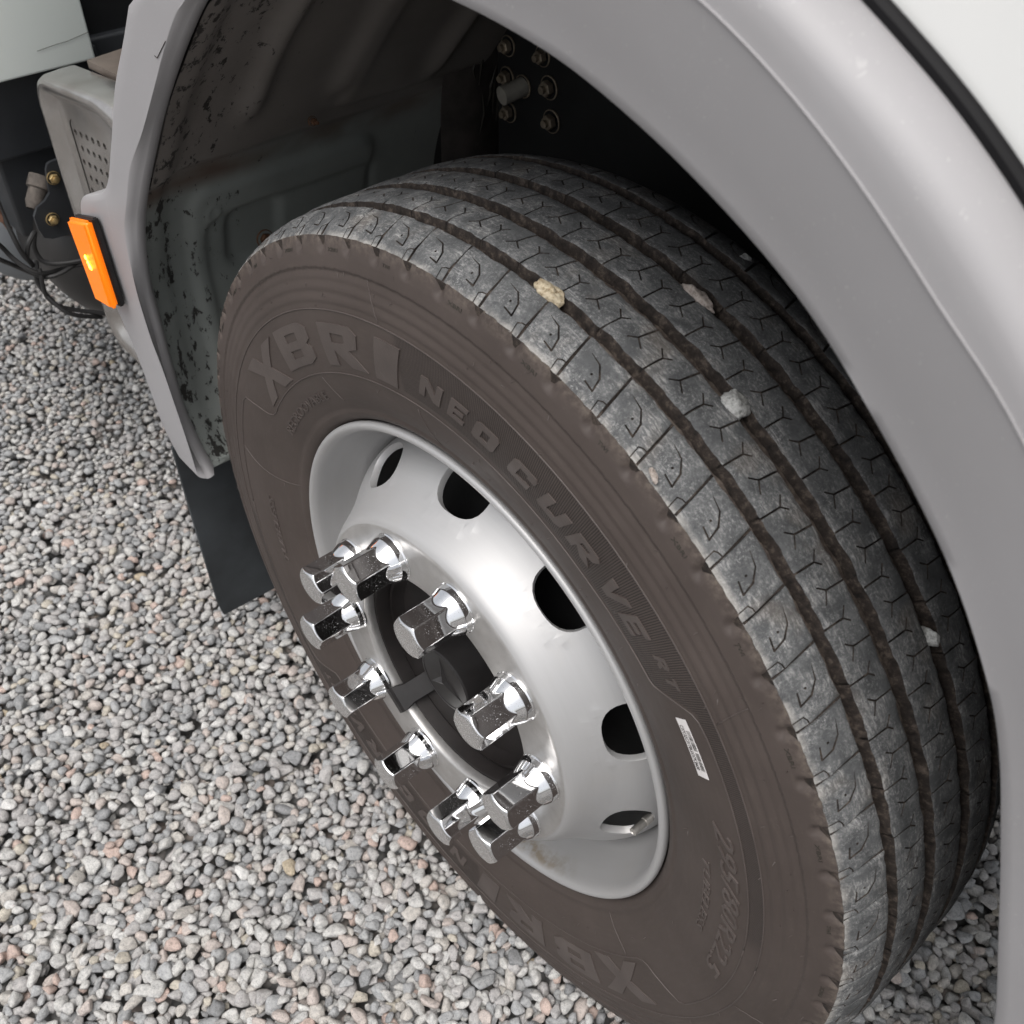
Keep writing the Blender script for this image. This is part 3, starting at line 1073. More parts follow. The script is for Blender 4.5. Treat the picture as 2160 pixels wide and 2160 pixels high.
border(arc(0, 360, .4325))
for rot in (0, 180):
    border([(a + rot, r) for a, r in arc(182, 155, .4168) + arc(153.4, 150.3, .413, .372, .6) + arc(149.2, 147.5, .366, .3635, .6) + arc(146, 60, .3640, .3668) + arc(58, 43.6, .3672, .3725)
            + arc(42.6, 39.4, .375, .411, .5) + arc(38.4, 36.5, .4150, .4166) + arc(35, 2, .4168)])
for a, r0, r1 in ((167, .318, .415), (92, .318, .36), (38.5, .435, .470), (-12, .435, .497), (99, .435, .470), (-38, .318, .362), (120, .33, .36)):
    border([(a + 2.0 * math.sin((r - r0) * 30), r) for r in np.linspace(r0, r1, 12)], 'mould_line', .0005)

# spew hairs left by the mould
mb = MB()
for i in range(150):
    a = rnd.uniform(-80, 190); r = rnd.choice((.3425, .4345, .447, .458, .4695, .484, .355)) + rnd.uniform(-.002, .002)
    p = Vector(to_wall(math.radians(a), r, 0)); d = Vector((rnd.uniform(-1, 1), -rnd.uniform(.3, 1.0), rnd.uniform(-1, 1))).normalized()
    mb.tube([p, p + d * .0022, p + d * .0036 + Vector((0, 0, -.0006))], [.00035, .0003, .00015], 4)
o = mb.build('spew_hairs', MAT['letter'], tyre, sharp=60); o['kind'] = 'stuff'


# barcode label
def wall_sheet(name, a0, a1, r0, r1, h, mat, skew=0.0, parent=tyre, n=8, cut=0.0):
    V, F = [], []
    for i in range(n + 1):
        for j in range(4):
            a = a0 + (a1 - a0) * i / n; t = j / 3
            rr = r0 + (r1 - r0) * t
            V.append(to_wall(math.radians(a - skew * t), rr, h))
    k = len(V)
    V += [to_wall(math.radians(a0 + (a1 - a0) * i / n - skew * j / 3), r0 + (r1 - r0) * j / 3, h - .0003) for i in range(n + 1) for j in range(4)]
    F = grid_faces(n + 1, 4).tolist()
    rim = [i * 4 for i in range(n + 1)] + [n * 4 + j for j in range(1, 4)] + [i * 4 + 3 for i in range(n - 1, -1, -1)] + [2, 1]
    F += [[rim[i], rim[(i + 1) % len(rim)], k + rim[(i + 1) % len(rim)], k + rim[i]] for i in range(len(rim))]
    return mk(name, V, F, mat, parent, False)


wall_sheet('barcode_label', 38.5, 30.3, .3872, .3998, .0007, MAT['sticker'], .0)
mb = MB()
r_ = random.Random(5)
a = 36.9
while a > 31.4:
    w = r_.choice((.05, .05, .09, .13)); g = r_.choice((.05, .07, .12))
    V = [to_wall(math.radians(aa), rr, .00095) for aa in (a, a - w) for rr in (.3945, .3990)]
    mb.add(V, [(0, 1, 3, 2)])
    a -= w + g + (.25 if 34.0 < a < 34.3 else 0)
mb.build('printed_bars', MAT['ink'], tyre, False, None)
wall_text('C37132C31T8UXX7C8430', 37.6, 31.3, .3885, .0046, MAT['ink'], 'printed_number', .00165 - .0007)

# ---- wheel rim and disc
def lathe_y(prof, n, a0=0.0, a1=2 * PI, closed=True):
    th = a0 + (a1 - a0) * np.arange(n) / (n if closed else n - 1)
    P = np.array(prof)
    V = np.stack([P[None, :, 0] * np.cos(th)[:, None], np.repeat(P[None, :, 1], n, 0), P[None, :, 0] * np.sin(th)[:, None]], -1)
    return V.reshape(-1, 3), grid_faces(n, len(prof), close_u=closed, flip=True)


rimp = [(.298, .010), (.3015, .0045), (.3028, .000), (.3022, -.0035), (.2998, -.0055), (.2965, -.0052), (.2935, -.0025), (.2912, .002), (.2895, .008), (.2875, .016), (.2850, .024), (.2815, .034),
        (.2765, .044), (.2705, .053), (.266, .062), (.2635, .074), (.262, .10), (.262, .14), (.268, .16), (.285, .20), (.295, .215)]
rimp = [tuple(p) for p in catmull(rimp, 4)]
V, F = lathe_y(rimp, 220)
rim = mk('wheel_rim', V, F, MAT['rim'], truck, True, WC, None, None)

# disc with ten hand holes: profile (radius, y) along s, cut in the (angle, s) plane
discp = catmull([(.2005, -.0365), (.2045, -.0345), (.2085, -.0300), (.2125, -.0235), (.2175, -.0145), (.2230, -.0050), (.2295, .0050), (.2370, .0145), (.2450, .0240), (.2530, .0345), (.2595, .0470), (.2640, .0640), (.2650, .072)], 8)
ds = np.r_[0, np.cumsum(np.linalg.norm(np.diff(discp, axis=0), axis=1))]


def disc_at(th, s, off=0.0):
    r = np.interp(s, ds, discp[:, 0]); y = np.interp(s, ds, discp[:, 1])
    r2 = np.interp(s + .0015, ds, discp[:, 0]); y2 = np.interp(s + .0015, ds, discp[:, 1])
    r1 = np.interp(s - .0015, ds, discp[:, 0]); y1 = np.interp(s - .0015, ds, discp[:, 1])
    tx, ty = r2 - r1, y2 - y1
    L = np.hypot(tx, ty) + 1e-9
    nr, ny_ = -ty / L, tx / L                    # points inboard / inward
    return np.stack([(r + nr * off) * np.cos(th), y + ny_ * off, (r + nr * off) * np.sin(th)], -1)


S_H = float(np.interp(.0225, discp[:, 1], ds))
sec = PI / 5
hole = []
for t in np.linspace(0, 2 * PI, 28, endpoint=False):
    c_, s_ = math.cos(t), math.sin(t)
    e = 2.45                                     # squarish oval
    rr = (abs(c_) ** e + abs(s_) ** e) ** (-1 / e)
    hole.append((rr * c_ * .0350 / .245, S_H + .0005 + rr * s_ * .0280))
e0 = [(-sec / 2, s) for s in np.linspace(0, ds[-1], 36)]
na = 17
rect = [(a, 0) for a in np.linspace(-sec / 2, sec / 2, na)] + [(sec / 2, s) for s in np.linspace(0, ds[-1], 36)[1:]] + [(a, ds[-1]) for a in np.linspace(sec / 2, -sec / 2, na)[1:]] + [(-sec / 2, s) for s in np.linspace(ds[-1], 0, 36)[1:-1]]
grow = lambda k: [(x * k, S_H + .0005 + (y - S_H - .0005) * k) for x, y in hole]
extra = [(a, s) for a in np.linspace(-sec / 2, sec / 2, na)[1:-1] for s in np.linspace(0, ds[-1], 36)[1:-1] if not inpoly((a, s), grow(1.12))] + grow(1.06)
V2, T2 = cdt([rect, hole], extra)
T2 = [t for t in T2 if not inpoly((sum(V2[i][0] for i in t) / 3, sum(V2[i][1] for i in t) / 3), hole)]
V2 = np.array(V2)
hidx = [int(np.argmin(((V2 - np.array(h)) ** 2).sum(1))) for h in hole]
Vs, Fs, off = [], [], 0
for k in range(10):
    th0 = A2(130 - 36 * k)
    top = disc_at(th0 + V2[:, 0], V2[:, 1])
    # eased lip and inner wall of the hole
    r1 = disc_at(th0 + V2[hidx, 0] * .985, S_H + .0005 + (V2[hidx, 1] - S_H - .0005) * .985, .0012)
    r2 = disc_at(th0 + V2[hidx, 0] * .98, S_H + .0005 + (V2[hidx, 1] - S_H - .0005) * .98, .0080)
    Vs += [top, r1, r2]
    n, m = len(top), len(hole)
    Fs += [tuple(int(i) + off for i in t) for t in T2]
    for i in range(m):
        j = (i + 1) % m
        Fs.append((off + hidx[i], off + hidx[j], off + n + j, off + n + i))
        Fs.append((off + n + i, off + n + j, off + n + m + j, off + n + m + i))
    off += n + 2 * m
Vd = np.vstack(Vs)
# weld the sector seams so shading runs smoothly
key = {}
remap = np.zeros(len(Vd), int); newV = []
for i, p in enumerate(np.round(Vd, 6)):
    t = tuple(p)
    if t not in key:
        key[t] = len(newV); newV.append(Vd[i])
    remap[i] = key[t]
Fs = [tuple(remap[i] for i in f) for f in Fs]
Fs = [f for f in Fs if len(set(f)) == len(f)]
mk('wheel_disc', np.array(newV), Fs, MAT['rim'], rim, True, (0, 0, 0), None, 48)
# bolt face: flat ring with a rounded outer corner and the turned edge of the centre hole
facep = [(.2008, -.0362), (.1985, -.0374), (.196, -.0378), (.1405 + .0025, -.0378), (.1412, -.0370), (.1400, -.0355), (.1398, -.024), (.1402, -.0235)]
V, F = lathe_y(facep, 160)
mk('bolt_face', V, F, MAT['face'], rim, True, (0, 0, 0), None, 40)
# what is behind: drum, black ring, hub cover, cap with star, clip
mb = MB()
V, F = lathe_y([(.245, .165), (.232, .10), (.226, .085), (.20, .075), (.145, .06), (.02, .06)], 72)
mk('brake_drum', V, F, MAT['rimback'], truck, True, WC, None, 40)
V, F = lathe_y([(.1396, -.0245), (.1345, -.0250), (.1335, -.0235), (.1325, -.008), (.1305, -.004), (.128, -.010), (.1235, -.0105), (.1225, -.004), (.118, .004), (.07, .010), (.045, .011), (.001, .011)], 120)
hub = mk('hub_cover', V, F, MAT['hub'], rim, True, (0, 0, 0), None, 35)
V, F = lathe_y([(.048, .012), (.0455, .006), (.0425, -.018), (.0415, -.0285), (.0395, -.0305), (.0372, -.0305), (.0365, -.0298), (.0005, -.0298)], 64)
mk('hub_cap', V, F, MAT['plastic'], rim, True, (0, 0, 0), None, 35)
mb = MB()
for k in range(3):
    a = A2(102 + 120 * k)
    tip = (.0335 * math.cos(a), .0335 * math.sin(a))
    for s in (1, -1):
        b = a + s * PI / 3
        side = (.0068 * math.cos(b), .0068 * math.sin(b))
        k0 = len(mb.V)
        mb.add([(0, -.0335, 0), (tip[0], -.0299, tip[1]), (side[0], -.0299, side[1])], [(0, 1, 2) if s < 0 else (0, 2, 1)])
mb.build('star_emblem', MAT['plastic'], rim, False, None)
mb = MB()
ac = A2(-128)
er = np.array([math.cos(ac), math.sin(ac)]); et = np.array([-math.sin(ac), math.cos(ac)])


def rt(r, t, y):
    return (er[0] * r + et[0] * t, y, er[1] * r + et[1] * t)


clip = [(.1475, -.0385), (.1475, -.0445), (.1365, -.0450), (.1310, -.043), (.124, -.030), (.114, -.014), (.106, .004)]
for t0, t1 in ((-.0165, .0165),):
    V = []
    for r, y in clip:
        V += [rt(r, t0 * (1 if r > .13 else .75), y), rt(r, t1 * (1 if r > .13 else .75), y), rt(r - .001, t1 * (1 if r > .13 else .75), y + .006), rt(r - .001, t0 * (1 if r > .13 else .75), y + .006)]
    F = []
    for i in range(len(clip) - 1):
        for j in range(4):
            F.append((i * 4 + j, i * 4 + (j + 1) % 4, i * 4 + 4 + (j + 1) % 4, i * 4 + 4 + j))
    F += [(3, 2, 1, 0), tuple(len(V) - 4 + j for j in range(4))]
    mb.add(V, F)
mb.build('retaining_clip', MAT['plastic'], rim, False, None)

# nut covers: hexagon, domed tip, flared skirt that cuts scallops into the flats
def nut_mesh():
    n, ap = 192, .0203
    ys = np.r_[np.linspace(0, .0022, 4), np.linspace(.0028, .0068, 10), np.linspace(.009, .034, 8), np.linspace(.0355, .052, 76), np.linspace(.0525, .0605, 9)]
    th = np.arange(n) * 2 * PI / n
    hexr = ap / np.cos(((th + PI / 6) % (PI / 3)) - PI / 6)
    hexr = np.minimum(hexr, ap * 1.135)
    V = []
    for y in ys:
        ch = .0182 + .0072 * np.clip(y / .0060, 0, 1) ** .62                 # chamfer cone at the tip
        f = np.clip((y - .0365) / (.0535 - .0365), 0, 1)
        fl = .0190 + .0076 * f ** .85 if y > .0365 else 0.0                    # flared skirt
        if y > .0535:
            fl = .0266 + .0008 * (y - .0535) / .007
        kk = 3200.0
        hc = -np.log(np.exp(-kk * hexr) + np.exp(-kk * ch)) / kk
        r = np.log(np.exp(kk * hc) + np.exp(kk * fl)) / kk
        if y > .0520:
            r = np.full(n, fl)
        V.append(np.stack([r * np.cos(th), np.full(n, y), r * np.sin(th)], -1))
    V = np.concatenate(V)
    F = grid_faces(len(ys), n, close_v=True, flip=False).tolist()
    # tip: shallow dished cap
    k = len(V)
    caps = []
    for rr, yy in ((.0174, -.0004), (.0156, .0000), (.0140, .0001)):
        caps.append(np.stack([rr * np.cos(th), np.full(n, yy), rr * np.sin(th)], -1))
    V = np.vstack([V] + caps + [np.array([[0, .0001, 0]])])
    prev = 0
    for c in range(3):
        b = k + c * n
        for j in range(n):
            F.append((prev + j, b + j, b + (j + 1) % n, prev + (j + 1) % n))
        prev = b
    for j in range(n):
        F.append((prev + j, len(V) - 1, prev + (j + 1) % n))
    # foot: a thin flange ring
    k = len(V)
    last = (len(ys) - 1) * n
    ring = [(.0280, .0607), (.0282, .0622), (.0278, .0632)]
    V = np.vstack([V] + [np.stack([rr * np.cos(th), np.full(n, yy), rr * np.sin(th)], -1) for rr, yy in ring])
    prev = last
    for c in range(3):
        b = k + c * n
        for j in range(n):
            F.append((prev + j, prev + (j + 1) % n, b + (j + 1) % n, b + j))
        prev = b
    me = bpy.data.meshes.new('lug_nut_cover')
    me.from_pydata(V.tolist(), [], F)
    me.materials.append(MAT['chrome'])
    import bmesh
    bm = bmesh.new(); bm.from_mesh(me)
    bmesh.ops.recalc_face_normals(bm, faces=bm.faces[:])
    bm.to_mesh(me); bm.free()
    me.polygons.foreach_set('use_smooth', np.ones(len(me.polygons), bool))
    return me


nm = nut_mesh()
for k in range(10):
    a = A2(148 - 36 * k)
    o = bpy.data.objects.new('lug_nut_cover', nm)
    COL.objects.link(o)
    o.parent = rim
    o.location = (.1675 * math.cos(a), -.1005, .1675 * math.sin(a))
    o.rotation_euler = (0, A2((17, 52, 25, 8, 40, 33, 12, 47, 30, 21)[k]), 0)
# tyre valve behind the lowest right hand hole
mb = MB()
va = A2(-12.6)
mb.lathe([(0, .0035), (.0004, .0045), (.016, .0045), (.0165, .0042), (.018, .0042), (.0185, .0052), (.026, .0052), (.0265, .004), (.06, .004)], (.2545 * math.cos(va), .018, .2545 * math.sin(va)), (0, 1, 0), 16)
mb.lathe([(0, .0035), (.0012, .0026), (.0012, .0004)], (.2545 * math.cos(va), .018, .2545 * math.sin(va)), (0, 1, 0), 16)
mb.build('valve_stem', MAT['valve'], rim)

# ---- stones carried in the tread grooves
def wedged(name, ang, y, r, s, mat, label, seed, yaw=0.0, tilt=0.0):
    g = np.random.default_rng(seed)
    D, F = ico(4)
    V = stone_shape(D, None, rand_planes(g))
    for k in range(7):
        d = g.normal(size=3); d /= np.linalg.norm(d)
        V = V * (1 + .028 * np.sin((D @ d) * (4 + 2.2 * k) + g.uniform(0, 6)))[:, None]
    V = V * np.array(s)                            # along the groove, across it, outward
    c, sn = math.cos(yaw), math.sin(yaw)
    V = V @ np.array([[c, -sn, 0], [sn, c, 0], [0, 0, 1]]).T
    a = A2(ang)
    out = np.array([math.cos(a), 0, math.sin(a)]); tan = np.array([math.sin(a), 0, -math.cos(a)]); ax = np.array([0, 1., 0])
    P = V[:, :1] * tan + V[:, 1:2] * ax + V[:, 2:] * out
    o = mk(name, P, F, mat, None, True, tuple(r * out + np.array([0, y, ZC])))
    return tag(o, label, 'stone', 'stones caught in the tyre tread')


wedged('tread_stone', 80.2, .0325, .5125, (.0165, .0062, .0062), MAT['cream'], 'crumbly cream stone stuck in the outermost tread groove', 3, .12)
wedged('tread_stone', 73.0, .1300, .5150, (.0155, .0048, .0060), MAT['pinkstone'], 'slim pinkish grey stone lying lengthwise in the third tread groove', 8, .1)
wedged('tread_stone', 63.1, .0830, .5145, (.0112, .0092, .0088), MAT['whitestone'], 'rounded whitish stone wedged in the second tread groove', 14)
wedged('tread_stone', 37.0, .1335, .5150, (.0080, .0052, .0065), MAT['whitestone'], 'small pale stone in the third tread groove low on the right', 21)
wedged('tread_stone', 74.4, .2095, .5040, (.0085, .0055, .0060), MAT['whitestone'], 'small white stone on the far inner tread rib half behind the fender edge', 27)
wedged('tread_stone', 61.6, -.0075, .5020, (.0062, .0026, .0018), MAT['pinkstone'], 'flat whitish chip stuck on the outer edge of the tread', 33, -.5)

# ------------------------------------------------------------------ wheel arch: grey fender
# stations from the rear foot, over the top, to the front foot: lip (x,z), crease (x,y,z), outer edge (x,y,z)
ST = [
    ((-.548, .433), (-.532, -.050, .455), (-.600, -.048, .452)),
    ((-.575, .462), (-.534, -.050, .500), (-.628, -.049, .490)),
    ((-.597, .510), (-.542, -.050, .560), (-.636, -.050, .550)),
    ((-.600, .585), (-.552, -.050, .624), (-.642, -.052, .612)),
    ((-.599, .650), (-.563, -.050, .668), (-.655, -.056, .690)),
    ((-.597, .706), (-.567, -.050, .728), (-.668, -.059, .760)),
    ((-.580, .765), (-.561, -.050, .775), (-.672, -.060, .800)),
    ((-.556, .818), (-.549, -.050, .824), (-.652, -.058, .836)),
    ((-.528, .860), (-.520, -.050, .868), (-.584, -.050, .864)),
    ((-.493, .905), (-.479, -.050, .925), (-.524, -.050, .936)),
    ((-.420, .992), (-.418, -.050, .985), (-.474, -.050, 1.012)),
    ((-.339, 1.074), (-.307, -.050, 1.104), (-.424, -.050, 1.071)),
    ((-.267, 1.134), (-.262, -.050, 1.140), (-.366, -.050, 1.140)),
    ((-.190, 1.172), (-.180, -.050, 1.195), (-.300, -.050, 1.205)),
    ((-.100, 1.197), (-.080, -.050, 1.240), (-.110, -.047, 1.285)),
    ((-.020, 1.206), (.020, -.050, 1.268), (.030, -.046, 1.318)),
    ((.047, 1.204), (.120, -.050, 1.280), (.140, -.046, 1.322)),
    ((.111, 1.199), (.205, -.050, 1.273), (.243, -.046, 1.308)),
    ((.173, 1.188), (.265, -.050, 1.254), (.308, -.046, 1.285)),
    ((.254, 1.161), (.315, -.050, 1.231), (.360, -.046, 1.258)),
    ((.332, 1.123), (.363, -.050, 1.202), (.405, -.046, 1.228)),
    ((.393, 1.076), (.413, -.050, 1.165), (.455, -.046, 1.186)),
    ((.449, 1.022), (.469, -.050, 1.121), (.520, -.046, 1.118)),
    ((.488, .970), (.530, -.050, 1.050), (.585, -.046, 1.040)),
    ((.513, .923), (.590, -.050, .965), (.645, -.046, .960)),
    ((.541, .846), (.630, -.050, .880), (.690, -.046, .870)),
    ((.566, .770), (.660, -.050, .800), (.720, -.046, .790)),
    ((.591, .690), (.690, -.050, .710), (.750, -.046, .700)),
    ((.606, .610), (.710, -.050, .620), (.770, -.046, .610)),
    ((.615, .500), (.725, -.050, .500), (.790, -.046, .490)),
    ((.620, .380), (.735, -.050, .370), (.800, -.046, .360)),
]
nst = len(ST)
lipc = catmull([s[0] for s in ST], 6)
crec = catmull([s[1] for s in ST], 6)
outc = catmull([s[2] for s in ST], 6)
nS = len(lipc)
tt = np.linspace(0, nst - 1, nS)
rear = np.clip((14.0 - tt) / 2.5, 0, 1)          # 1 on the narrow rear leg, 0 on the broad front flare
cx_, cz_ = 0.0, ZC + .02
rows = []


def inward(p, d):
    v = np.array([cx_ - p[0], cz_ - p[1]]); v /= np.linalg.norm(v)
    return p + v * d


for i in range(nS):
    L = lipc[i]; K = crec[i]; O = outc[i]
    k = rear[i]
    # direction from the lip to the crease, in the xz plane
    row = []
    L = np.array([L[0] + .0226 * k, L[1] + .0140 * k])
    ly = -.030 - .008 * k
    out_dir = np.array([L[0] - cx_, L[1] - cz_]); out_dir /= np.linalg.norm(out_dir)
    row.append((L[0] + out_dir[0] * (.010 + .016 * k), -.0165, L[1] + out_dir[1] * (.010 + .016 * k)))
    row.append((L[0] + out_dir[0] * .002, ly + .010, L[1] + out_dir[1] * .002))
    row.append((L[0], ly + .0038, L[1]))
    Lv = np.array([L[0], ly, L[1]])
    Kv = np.array(K)
    row.append(tuple(Lv + (Kv - Lv) * .035 + [0, -.0012, 0]))
    for f in (.12, .35, .6, .85, .970, .988):
        bow = -.0015 * math.sin(f * PI) * (1 - k) - .0025 * math.sin(f * PI) * k
        row.append(tuple(Lv + (Kv - Lv) * f + [0, bow, 0]))
    row.append(tuple(Kv + [0, -.0013 * (1 - k), 0]))
    Ov = np.array(O)
    dv = Ov - Kv
    ku = 1 - k
    # beyond the crease: nearly flat, then rolling inboard to the body gap
    L2 = np.linalg.norm([dv[0], dv[2]]) + 1e-6
    ux, uz = dv[0] / L2, dv[2] / L2
    LN = L2 * k + .0125 * ku                      # the front flare turns in soon after its crease
    dv = dv * (LN / L2)
    ra, rb = .004 * k + .0215 * ku, .004 * k + .023 * ku       # the flare rolls inboard right from its crease
    st = k * .86
    for f in (.02, .05, .25, .5, .75):
        row.append(tuple(Kv + dv * f * st + [0, .0008 * ku, 0]) if k > .02 else (Kv[0] + ux * .0135 * f, Kv[1] + .0003 + .0004 * f, Kv[2] + uz * .0135 * f))
    y_0 = (Ov[1]) * k + (Kv[1] + .0007) * ku
    run = .0135 * ku if k <= .02 else 0.0
    for ang_ in (12, 22, 32, 42, 52, 62, 71, 80, 90):
        aa = math.radians(ang_)
        row.append((Kv[0] + dv[0] * st + ux * (run + ra * math.sin(aa)), y_0 + rb * (1 - math.cos(aa)), Kv[2] + dv[2] * st + uz * (run + ra * math.sin(aa))))
    e = row[-1]
    row.append((e[0], e[1] + .03 * k + .012 * ku, e[2]))
    row.append((e[0] - ux * .004, e[1] + .06, e[2] - uz * .004))
    rows.append(row)
nc = len(rows[0])
FV = np.array(rows).reshape(-1, 3)
fender = mk('fender', FV, grid_faces(nS, nc), MAT['fender'], truck, True, (0, 0, 0), None, 55)
# front lower bumper corner that continues the flare beyond the frame
MB().box(.74, 1.5, -.046, .10, .30, .95, .03).build('bumper_corner', MAT['fender'], truck)
# rubber seal strip in the gap above the flare
mb = MB()
top_edge = np.array([r[-2] for r in rows])
seg = [i for i in range(nS) if rear[i] < .35]
mb.tube([tuple(top_edge[i] + np.array([0, .000, 0]) + np.array([(top_edge[i][0]) * .002, .004, (top_edge[i][2] - ZC) * .002])) for i in seg], .0050, 10)
mb.build('seal_strip', MAT['rubberseal'], truck)
# white cab side above and ahead of the flare
edge = [(top_edge[i][0], top_edge[i][2]) for i in seg]
sc_ = 1.002
inner = [((x) * sc_, ZC + (z - ZC) * sc_) for x, z in edge]
n = len(inner)
outer = []
for x, z in inner:
    a = math.atan2(z - ZC, x)
    dx, dz = math.cos(a), math.sin(a)
    s1 = (1.7 - x) / dx if dx > 1e-3 else 9; s0 = (-.36 - x) / dx if dx < -1e-3 else 9; s2 = (2.7 - z) / dz if dz > 1e-3 else 9
    s = max(.02, min(s1, s2, s0))
    outer.append((x + dx * s, z + dz * s))
V, F = [], []
for (x, z), (X, Z) in zip(inner, outer):
    for t in (0, .12, .4, 1):
        V.append((x + (X - x) * t, -.008 + .004 * t, z + (Z - z) * t))
    V.append((x, .05, z)); V.append((X, .05, Z))
F = []
for i in range(n - 1):
    a, b = i * 6, (i + 1) * 6
    for j in range(3):
        F.append((a + j, a + j + 1, b + j + 1, b + j))
    F.append((a + 4, a, b, b + 4)); F.append((a + 3, a + 5, b + 5, b + 3))
mk('cab_side', V, F, MAT['white'], truck, True, (0, 0, 0), None, 40)
MB().box(-.36, 1.7, .055, 2.2, 1.30, 2.7, .02).build('cab_body', MAT['white'], truck)

# dents and seams on the rear leg: a hairline crack at the shoulder of the flare
mb = MB()
mb.tube([(-.3483, -.0506, 1.0734), (-.3440, -.0506, 1.0725), (-.3329, -.0505, 1.0816), (-.3190, -.0503, 1.0930)], .0004, 5)
mb.build('paint_crack', MAT['ink'], fender)

# ---- wheel-arch liner
lin = resample(np.vstack([lipc[:80]]), 220)
NR = 150
ys = np.r_[np.linspace(-.0185, .46, NR)]
LV = []
sg = lambda t: 1 / (1 + math.exp(-max(-30, min(30, t))))


def rbox(y, z, y0, y1, z0, z1, r, w):
    dx = abs(y - (y0 + y1) / 2) - ((y1 - y0) / 2 - r); dz = abs(z - (z0 + z1) / 2) - ((z1 - z0) / 2 - r)
    d = math.hypot(max(dx, 0), max(dz, 0)) + min(max(dx, dz), 0) - r
    return sg(-d / w)


for i in range(len(lin)):
    x, z = lin[i]
    o = np.array([x - cx_, z - cz_]); o /= np.linalg.norm(o)
    for y in ys:
        d = .003 + .013 * sg((y - .012) / .006)         # stand-off outside the lip
        if z < .90:
            d += .010 * sg((.865 - z) / .004)             # lower panel set back below the ridge
            d -= .009 * rbox(y, z, .050, .335, .30, .815, .030, .0028)
            d += .007 * rbox(y, z, .072, .345, .28, .770, .028, .003)
            d += .010 * rbox(y, z, .105, .19, .68, .765, .022, .003)
            d -= .003 * (rbox(y, z, .072, .092, .765, .79, .011, .001) - rbox(y, z, .0745, .0895, .7675, .7875, .009, .001))
        else:
            for c in (.10, .225, .36):
                d -= .012 * math.exp(-((y - c) / .016) ** 2) * sg((z - .93) / .008)
            d -= .012 * sg((y - .235) / .004) * sg((z - .90) / .006)
        d += .0012 * math.sin(y * 40 + z * 22) * math.sin(z * 31 + 1)
        LV.append((x + o[0] * d, y, z + o[1] * d))
LVa = np.array(LV)
liner = mk('arch_liner', LVa, grid_faces(len(lin), NR, flip=True), MAT['liner'], truck, True, (0, 0, 0), None, None)
# outer skin so light does not leak from behind
mk('liner_backing', np.array([(x - .05, y, z + .02) for x, z in resample(lin, 40) for y in (.02, .5)]), grid_faces(40, 2), MAT['black'], truck)
# folded lower edge of the liner
MB().box(-.585, -.566, -.02, .45, .425, .438, .003).build('liner_flange', MAT['liner'], truck)
# the rest of the arch, black plastic
lf = resample(lipc[78:], 120)
V = []
for x, z in lf:
    o = np.array([x - cx_, z - cz_]); o /= np.linalg.norm(o)
    for y in np.linspace(-.012, .62, 12):
        V.append((x + o[0] * .018, y, z + o[1] * .018))
mk('front_liner', V, grid_faces(120, 12, flip=True), MAT['black'], truck)


def bolt(mb, c, axis, r=.008, h=.007, washer=1.5):
    mb.lathe([(0, r * washer), (.0018, r * washer), (.0022, r * washer * .9)], c, axis, 20)
    ax = Vector(axis).normalized()
    mb.lathe([(.002, r), (h, r), (h + .001, r * .85), (h + .0012, 0)], c, axis, 6)
    mb.lathe([(h, r * .5), (h + .006, r * .5), (h + .0065, 0)], c, axis, 12)


for (x, y, z, s) in ((-.598, .150, .725, .0085), (-.545, .432, .842, .0075), (-.5, .19, .905, .004)):
    mb = MB(); bolt(mb, (x + .002, y, z), (1, 0, .1), s); mb.build('liner_bolt', MAT['rustbolt'], truck, False, None)
# strip of trim at the inboard edge of the liner, cracked
mb = MB()
tr = catmull([(-.535, .475, .60), (-.528, .470, .75), (-.512, .465, .88), (-.47, .46, .98), (-.40, .455, 1.06)], 10)
V = []
for p in tr:
    for dy, dx in ((-.055, -.012), (-.03, .004), (0, .008), (.03, .004), (.055, -.012)):
        V.append((p[0] + dx, p[1] + dy, p[2]))
mk('liner_edge_trim', V, grid_faces(len(tr), 5, flip=True), plain('trim_dark_brown', (.05, .042, .038), .7, 0, .4, 30, .3), truck)
mb = MB()
for k in range(14):
    i = rnd.randrange(3, len(tr) - 4); dy = rnd.uniform(-.03, .035)
    p, q = tr[i], tr[min(len(tr) - 1, i + rnd.randrange(3, 9))]
    s_ = rnd.uniform(-.012, .012)
    mb.tube([(p[0] + .0075, p[1] + dy, p[2]), ((p[0] + q[0]) / 2 + .0085, (p[1] + q[1]) / 2 + dy + s_, (p[2] + q[2]) / 2), (q[0] + .0075, q[1] + dy + s_ * .3, q[2])], [.0006, .0022, .0005], 5)
o = mb.build('trim_cracks', MAT['ink'], truck); o['kind'] = 'stuff'

# ---- chassis frame with its bolts, seen past the tyre
MB().box(-.47, .75, .46, .62, .60, 1.20, .006).build('frame_bracket', MAT['black'], truck)
MB().box(-2.6, 1.4, .62, .70, .62, .92, .008).build('frame_rail', MAT['black'], truck)
for (x, z, r) in ((-.444, .946, .0085), (-.379, .950, .0085), (-.446, .907, .0085), (-.415, .903, .0095), (-.366, .915, .0098), (-.442, .862, .0090), (-.360, .874, .0098)):
    mb = MB(); bolt(mb, (x, .459, z), (0, -1, 0), r, .010, 1.55); mb.build('frame_bolt', MAT['dullbolt'], truck, False, None)
mb = MB(); mb.tube([(-.415, .459, .903), (-.417, .44, .900), (-.419, .425, .898)], [.012, .012, .012], 14); mb.build('hose_fitting', plain('pale_fitting', (.33, .31, .27), .6, 0, .2, 60), truck)
